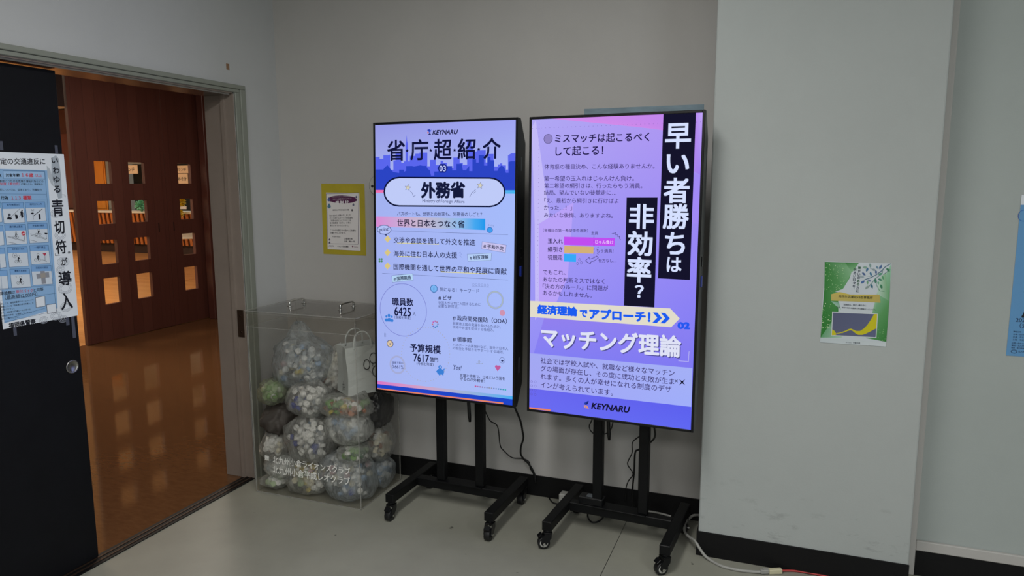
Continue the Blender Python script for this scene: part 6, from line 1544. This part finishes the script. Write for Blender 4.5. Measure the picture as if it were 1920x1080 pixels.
# ------------------------------------------------------------------ notices
def paper(name, data, M, label, cat, th=.0006, m='paper_white'):
    """a sheet of paper of real thickness with its print on the front"""
    W, H = data[0], data[1]
    b = MB(); b.box((0,0,-th), (W,H,0), m); o = b.build(name); o.matrix_world = M; tag(o, label, cat)
    Sheet(data).build('print', 'printed', Matrix.Translation((0,0,.0001)), o)
    return o
o = paper('poster', TRAFFIC_POSTER, frame((-.0485,-1.532,1.041),(0,1,0),(0,0,1)), 'blue and white traffic rules poster taped to the black door', 'poster')
for u, v, w_, h_ in ((.055,.655,.012,.02),(.265,.65,.012,.02),(.036,-.02,.012,.02),(.245,-.02,.014,.02),(.268,-.075,.014,.075)):
    b = MB(); b.box((u,v-.012,.0001), (u+w_,v+h_,.0005), 'tape_clear'); b.build('tape_strip', o)
b = MB(); b.box((0,0,-.0005), (.268,.376,0), 'paper_yellow'); o = b.build('backing_paper'); o.matrix_world = frame((.2575,-.0012,1.1865),(1,0,-.006),(0,0,1)); tag(o, 'yellow backing sheet pasted on the back wall behind the certificate', 'paper')
paper('certificate', CERTIFICATE, frame((.286,-.0024,1.2125),(1,0,-.012),(0,0,1)), 'white certificate with purple title on the yellow sheet', 'certificate')
paper('leaflet', LEAFLET, frame((2.739,YC-.0012,.9525),(1,0,.003),(-.003,0,1)), 'green leafy leaflet with yellow ribbon on the white column', 'leaflet')
paper('poster', NOTICE, frame((3.385,YR+.0145,.921),(1,0,0),(0,0,1)), 'blue event poster at the right edge of the picture', 'poster')
b = MB(); b.box((1.705,-.001,1.18), (2.238,-.0003,1.897), 'paper_blue'); tag(b.build('poster'), 'pale blue poster mostly hidden behind the right display', 'poster')
b = MB(); b.lathe([(.052,0),(.055,.004),(.050,.008),(.046,.005),(.001,.005)], 'white_plastic', 32, frame((.612,-.0003,1.552),(1,0,0),(0,0,1))); o = b.build('wall_plate'); tag(o, 'round pale wall plate half hidden by the left display', 'wall plate')
b = MB(); b.lathe([(.007,.005),(.006,.009)], 'ink_black', 14, frame((.578,-.0003,1.549),(1,0,0),(0,0,1))); b.build('button', o)
b = MB(); b.box((0,-.371,2.116), (.0006,-.350,2.145), 'brown_tape'); tag(b.build('tape_piece'), 'small brown tape piece above the door casing corner', 'tape')

# ------------------------------------------------------------------ clear collection bin full of bottle caps
BX0, BX1, BY0, BY1, BZ = .118, .742, -.460, -.075, .925
e = empty('collection_bin', ((BX0+BX1)/2,(BY0+BY1)/2,0)); tag(e, 'tall clear acrylic bin filled with bags of bottle caps', 'bin')
ox, oy = (BX0+BX1)/2, (BY0+BY1)/2; hx, hy, t = (BX1-BX0)/2, (BY1-BY0)/2, .005
for nm, lo, hi in (('front_panel',(-hx,-hy,.001),(hx,-hy+t,BZ)), ('back_panel',(-hx,hy-t,.001),(hx,hy,BZ)), ('side_panel',(-hx,-hy+t,.001),(-hx+t,hy-t,BZ)), ('side_panel',(hx-t,-hy+t,.001),(hx,hy-t,BZ)), ('bottom_panel',(-hx+t,-hy+t,.001),(hx-t,hy-t,.008))):
    b = MB(); b.box(lo, hi, 'acrylic'); o = b.build(nm, e)
    if nm == 'front_panel': fp = o
b = MB()
for x in (-hx,hx):
    for y in (-hy,hy): b.box((x-.003*(x > 0)-.0003,y-.003*(y > 0)-.0003,.001), (x+.003*(x < 0)+.0003,y+.003*(y < 0)+.0003,BZ), 'acrylic_edge')
for y in (-hy-.0003,hy-.0027): b.box((-hx,y,.0005), (hx,y+.003,.0045), 'acrylic_edge')
for x in (-hx-.0003,hx-.0027): b.box((x,-hy,.0005), (x+.003,hy,.0045), 'acrylic_edge')
b.build('glued_edges', e)
b = MB(); lx, ly = hx+.007, hy+.007
b.box((-lx,-ly,.937), (lx,ly,.943), 'acrylic')
for lo, hi in (((-lx,-ly,.863),(lx,-ly+.004,.937)), ((-lx,ly-.004,.863),(lx,ly,.937)), ((-lx,-ly+.004,.863),(-lx+.004,ly-.004,.937)), ((lx-.004,-ly+.004,.863),(lx,ly-.004,.937))): b.box(lo, hi, 'acrylic')
lid = b.build('lid', e)
b = MB()
for z0, z1 in ((.9405,.9436),(.8625,.8645)):
    for y in (-ly-.0003,ly-.0022): b.box((-lx,y,z0), (lx,y+.0025,z1), 'acrylic_edge')
    for x in (-lx-.0003,lx-.0022): b.box((x,-ly,z0), (x+.0025,ly,z1), 'acrylic_edge')
b.build('lid_edges', lid)
for hxx in (.245,.548):
    b = MB(); x = hxx-ox; y0, y1 = -.288-oy, -.172-oy
    pts = rail([(x,y0,.925),(x,y0,.943),(x,y0,.960),(x,y0+.010,.968),(x,(y0+y1)/2,.970),(x,y1-.010,.968),(x,y1,.960),(x,y1,.943),(x,y1,.925)], 5)
    b.tube(pts, .0048, 'chrome', 12)
    for y in (y0,y1): b.lathe([(.014,.9432),(.014,.9455),(.006,.947)], 'chrome', 16, Matrix.Translation((x,y,0))); b.lathe([(.009,.930),(.009,.9368)], 'chrome', 12, Matrix.Translation((x,y,0)))
    b.build('handle', lid)
for ents in ([('T',1,'f4f4f0','贈',.0,.0655,.026,.0645,.03,1,0),('T',1,'f4f4f0','北九州小倉ライオンズクラブ',.050,.0625,.505,.0625,.012,1.15,0)], [('T',1,'f4f4f0','北九州小倉平成レオクラブ',.046,.010,.502,.012,.012,1.15,0)]):
    Sheet((.6,.1,ents)).build('lettering', 'printed', frame((.182-ox,-hy-.0004,.126),(1,0,0),(0,0,1)), fp)

# caps: one moulded cup per colour, shared by every copy
def cap_mesh(c):
    b = MB(); n = 18; ro, ri, h = .0148, .0128, .0155
    prof = [(.0001,h-.0012),(ro*.55,h-.0006),(ro*.86,h),(ro*.97,h-.0012),(ro,h-.003),(ro,.003),(ro*1.03,.0025),(ro*1.03,0),(ri,0),(ri,h-.0025),(.0001,h-.0025)]
    b.lathe(prof, 'cap_'+c, n); o = b.build('bottle_cap'); me = o.data; bpy.data.objects.remove(o)
    return me
CM = {k: cap_mesh(k) for k in CAPS}
CN = dict(white='white', ivory='ivory', green='green', pale_green='pale green', dark_green='dark green', navy='dark blue', blue='blue', orange='orange', brown='brown', yellow='yellow', red='red', grey='grey', pink='pink')
filler_v, filler_f, filler_c = [], [], []
camp = cam.matrix_world.translation
def bag_shape(d, seed, rag):
    n = noise.noise(d*1.5+Vector((seed,seed*.3,0)))*.17 + noise.noise(d*3.6+Vector((0,seed,seed)))*.085*rag + noise.noise(d*8+Vector((seed,0,seed)))*.032*rag
    if rag > 2: n -= abs(noise.noise(d*2.6+Vector((seed,seed,0))))*.20
    return 1.04+n
def squish(p): return Vector((min(max(p.x,BX0+.007),BX1-.007), min(max(p.y,BY0+.007),BY1-.007), max(p.z,.0105)))
def make_bag(c, r, film, seed, label, pal=None, ncap=20, knot=(0,0,1), kl=.3, rag=1.0, name='cap_bag', cat='bag'):
    """one bag: a lumpy skin drawn together at a tied neck; its caps are things of their own"""
    c = Vector(c); r = Vector(r)*1.09; kd = Vector(knot).normalized(); b = MB(); nu, nv = 40, 26; vs = []
    Q = kd.to_track_quat('Z','Y').to_matrix()
    sup = lambda x: math.copysign(abs(x)**.80, x)
    for j in range(nv+1):
        th = PI*j/nv
        for i in range(nu):
            ph = 2*PI*i/nu; d = Q @ Vector((math.sin(th)*math.cos(ph), math.sin(th)*math.sin(ph), math.cos(th)))
            k = bag_shape(d, seed, rag)
            near = max(0, (d.dot(kd)-.80)/.20)          # gathered neck with radial pleats
            k *= 1+near*near*kl + .05*near*math.sin(ph*9+seed)
            sd = Vector([sup(x) for x in d])
            p = c + Vector((sd.x*r.x, sd.y*r.y, sd.z*r.z))*k
            if near > 0: p = p - (p-c-kd*(p-c).dot(kd))*near*.45
            vs.append(squish(p)-c)
    fs = [(j*nu+i, j*nu+(i+1) % nu, (j+1)*nu+(i+1) % nu, (j+1)*nu+i) for j in range(nv) for i in range(nu)]
    fs = [f[::-1] for f in fs]
    b.add(vs, fs, film, True)
    o = b.build(name, loc=c); tag(o, label[0], cat, 'bags in the clear bin')
    top = c + kd*Vector((kd.x*r.x, kd.y*r.y, kd.z*r.z)).length*(1+kl*.8)
    top = squish(top)-c
    b = MB(); b.tube([top*.86, top*.93, top*1.0], [.008,.005,.011], film, 10); b.build('knot', o)
    if not pal: return o
    rnd = random.Random(seed*77+5); placed = []; tries = 0
    view = (camp-c).normalized(); keys = [k for k, w_ in pal for _ in range(w_)]
    while len(placed) < ncap and tries < 4000:
        tries += 1
        d = Vector((rnd.gauss(0,1), rnd.gauss(0,1), rnd.gauss(0,1))).normalized()
        if d.dot(view) < rnd.uniform(-.25,.55): continue
        f = rnd.uniform(.74,.80); sd = Vector([sup(x) for x in d])
        p = c + Vector((sd.x*max(r.x-.022,.012), sd.y*max(r.y-.022,.012), sd.z*max(r.z-.022,.012)))*bag_shape(d, seed, rag)*.97
        q = squish(p)
        q = Vector((min(max(q.x,BX0+.03),BX1-.03), min(max(q.y,BY0+.03),BY1-.03), max(q.z,.028)))
        if any((q-x).length < .021 for x in placed): continue
        placed.append(q)
        k = rnd.choice(keys)
        ax = (d*rnd.choice((1,1,1,-1)) + Vector((rnd.gauss(0,.85), rnd.gauss(0,.85), rnd.gauss(0,.85)))).normalized()
        m = ax.to_track_quat('Z','Y').to_matrix().to_4x4(); m.translation = q - ax*.0077
        oc = bpy.data.objects.new('bottle_cap', CM[k]); oc.matrix_world = m; col.objects.link(oc)
        tag(oc, CN[k]+' bottle cap inside '+label[1], 'bottle cap', CN[k]+' caps in '+label[1])
    for _ in range(int(ncap*4)):      # the uncountable rest, deeper inside
        d = Vector((rnd.gauss(0,1), rnd.gauss(0,1), rnd.gauss(0,1))).normalized(); f = rnd.uniform(.2,1)**.6
        p = c + Vector([d[i]*max(r[i]-.027,.008) for i in range(3)])*f*.9; p = Vector((min(max(p.x,BX0+.035),BX1-.035), min(max(p.y,BY0+.035),BY1-.035), max(p.z,.035)))
        ax = Vector((rnd.gauss(0,1), rnd.gauss(0,1), rnd.gauss(0,1))).normalized(); m = ax.to_track_quat('Z','Y').to_matrix().to_4x4(); m.translation = p
        me = CM[rnd.choice(keys)]; off = len(filler_v)
        filler_v.extend(tuple(m @ v.co) for v in me.vertices); filler_f.extend(tuple(off+i for i in pl.vertices) for pl in me.polygons)
        cc = lin(CAPS[me.materials[0].name[4:]]); filler_c.extend([cc]*len(me.vertices))
    return o
W_, I_ = ('white',5), ('ivory',2)
make_bag((.287,-.27,.655), (.135,.105,.118), 'film_blue', 1, ('large clear bag of caps on top of the heap, open neck upright', 'the large top bag'), [W_,W_,('blue',2),('grey',3),('yellow',1),('pink',1),I_], 26, (-.1,.1,1), .42, .8)
make_bag((.180,-.365,.515), (.058,.078,.058), 'film_green', 2, ('clear bag of green caps at the upper left of the bin', 'the upper left green bag'), [('pale_green',4),('green',3),('white',1),('red',1)], 16, (-.9,-.1,.35), .25, 1.2)
make_bag((.430,-.165,.585), (.085,.075,.105), 'film_white', 3, ('clear bag of white caps behind the white paper bag', 'the bag behind the paper bag'), [W_,I_,('orange',1),('brown',1)], 18, (.2,0,1), .25)
make_bag((.386,-.355,.487), (.098,.082,.074), 'film_clear', 4, ('clear bag of white and dark blue caps in the middle', 'the middle white and blue bag'), [W_,('white',4),('navy',1),('grey',1)], 22, (.3,.2,1), .2)
make_bag((.600,-.350,.478), (.118,.088,.050), 'film_clear', 5, ('clear bag of green, brown and orange caps under the paper bag', 'the green and brown bag'), [('green',4),('brown',2),('white',3),('yellow',1),('orange',1)], 24, (.5,.4,.8), .2)
make_bag((.192,-.345,.360), (.070,.085,.068), 'grey_bag', 6, ('dark grey crumpled bag at the left side of the bin',), None, 0, (-.5,.1,1), .3, 2.2, 'plastic_bag')
make_bag((.695,-.185,.415), (.046,.088,.078), 'black_bag', 7, ('black plastic bag at the right rear of the bin',), None, 0, (.1,-.1,1), .2, 2.2, 'plastic_bag')
make_bag((.625,-.365,.376), (.108,.085,.068), 'film_white', 8, ('milky white bulging bag on the right with bluish caps', 'the milky right bag'), [W_,('grey',2),('blue',2),('ivory',1)], 16, (.8,-.1,.3), .22)
make_bag((.388,-.355,.285), (.108,.090,.108), 'film_clear', 9, ('round clear bag of white and blue caps in the centre', 'the round centre bag'), [W_,W_,('navy',1),('blue',1),('grey',2)], 26, (.1,.2,1), .25)
make_bag((.180,-.365,.228), (.058,.080,.060), 'film_clear', 10, ('small clear bag of white caps with an orange one, left', 'the small left white bag'), [('white',8),('ivory',1),('orange',1)], 16, (-.3,-.1,1), .3)
make_bag((.215,-.330,.117), (.090,.105,.055), 'film_white', 11, ('flat greyish bag behind the lettering at lower left', 'the flat greyish bag'), [('grey',3),W_], 10, (.9,.1,.2), .2)
make_bag((.185,-.375,.046), (.060,.070,.034), 'film_clear', 12, ('small bag of blue, green and white caps in the lower left corner', 'the lower left corner bag'), [('white',3),('blue',2),('pale_green',3),('dark_green',1)], 14, (.7,.3,.3), .2)
make_bag((.372,-.355,.082), (.108,.090,.075), 'film_clear', 13, ('clear bag of ivory caps at the bottom centre', 'the bottom centre bag'), [I_,('white',3),('pale_green',1),('yellow',1),('pink',1)], 24, (.2,.3,1), .2)
make_bag((.600,-.350,.118), (.128,.095,.108), 'film_blue', 14, ('large bluish bag of caps in the front right corner', 'the front right corner bag'), [W_,W_,('navy',1),('blue',3),I_,('pink',1)], 28, (.1,.3,1), .2)
make_bag((.685,-.175,.240), (.050,.088,.085), 'film_clear', 15, ('clear bag of ivory caps under the black bag', 'the ivory bag on the right'), [I_,('ivory',3),('white',3),('brown',1)], 18, (.1,0,1), .2)
make_bag((.685,-.180,.078), (.050,.090,.066), 'film_blue', 16, ('small bluish bag at the right rear of the bin floor', 'the right rear bottom bag'), [W_,('blue',3),('grey',2)], 12, (.1,0,1), .2)
make_bag((.660,-.375,.252), (.070,.072,.042), 'film_clear', 17, ('small clear bag of green and white caps on the right', 'the small right green bag'), [('green',4),('dark_green',2),('white',3)], 12, (-.5,.3,.5), .2)
me = bpy.data.meshes.new('loose_bottle_caps'); me.from_pydata(filler_v, [], filler_f); me.materials.append(MATS['printed'])
a = me.color_attributes.new('Col', 'FLOAT_COLOR', 'POINT'); a.data.foreach_set('color', [x for c in filler_c for x in (*c, 1.0)]); me.update()
o = bpy.data.objects.new('loose_bottle_caps', me); col.objects.link(o); tag(o, 'mass of mixed bottle caps deep inside the bags', 'bottle caps', kind='stuff')

# white paper carrier bag standing on the heap
def paper_bag():
    e = empty('paper_bag', (.622,-.246,.53), .97); tag(e, 'white paper carrier bag with black drawings standing on the cap bags', 'bag')
    e.rotation_euler = (R(1), R(-1.5), .97)
    w0, d0, w1, d1, h = .094, .070, .088, .055, .24
    b = MB(); ring = lambda w_, d_, z: [(-w_,-d_,z),(0,-d_,z),(w_,-d_,z),(w_,-d_*.0,z),(w_,d_,z),(0,d_,z),(-w_,d_,z),(-w_,0,z)]
    vs = []
    for k in range(7):
        f = k/6; w_, d_ = w0+(w1-w0)*f, d0+(d1-d0)*f; q = ring(w_, d_, h*f)
        q[3] = (w_-.008*f, 0, h*f); q[7] = (-w_+.008*f, 0, h*f)
        vs += [(x+.003*math.sin(5*f+i), y+.003*math.cos(7*f+2*i), z) for i, (x, y, z) in enumerate(q)]
    fs = [(k*8+i, k*8+(i+1) % 8, (k+1)*8+(i+1) % 8, (k+1)*8+i) for k in range(6) for i in range(8)]+[(7,6,5,4,3,2,1,0)]
    b.add(vs, fs, 'bag_paper'); o = b.build('bag_body', e); m = o.modifiers.new('thickness', 'SOLIDIFY'); m.thickness = .0012
    for y in (-d1,d1):
        b = MB(); b.tube(rail([(-.045,y,h-.012),(-.043,y*.95,h+.03),(-.025,y*.8,h+.062),(0,y*.75,h+.07),(.025,y*.8,h+.062),(.043,y*.95,h+.03),(.045,y,h-.012)]), .0042, 'bag_paper', 8); b.build('handle', e)
    # black outline drawing on the broad side and a small sketch near the lower corner
    ents = [('R',1,'15161a',.150,.172,.020,.026,.0035),('R',1,'15161a',.112,.146,.016,.025,.0035),('R',1,'15161a',.160,.105,.020,.027,.0035),
            ('L',1,'3a3b40',.0016,[(.140,.150),(.146,.140),(.140,.138),(.147,.130)]),('L',1,'3a3b40',.0012,[(.118,.118),(.130,.106),(.136,.096)])]
    y = lambda z: -(d0+(d1-d0)*z/h)-.0045
    Sheet((.2,h,ents)).build('drawing', 'printed', frame((-.10,y(0),0),(1,0,0),(0,y(h)-y(0),h)), e)
    q = [[(.02,.05),(.045,.054)],[(.033,.066),(.031,.03),(.036,.022)],[(.018,.043),(.018,.036),(.048,.04),(.048,.047)],[(.022,.028),(.044,.031)],[(.025,.034),(.022,.02)]]
    ents = [('L',1,'15161a',.0024,[(u*1.1+.045, v*1.1-.002) for u, v in l]) for l in q]
    x = lambda z: -(w0+(w1-w0)*z/h)-.0045
    Sheet((.1,h,ents)).build('sketch', 'printed', frame((x(0)-.002,.055,0),(0,-1,0),(x(h)-x(0),0,h)), e)
paper_bag()
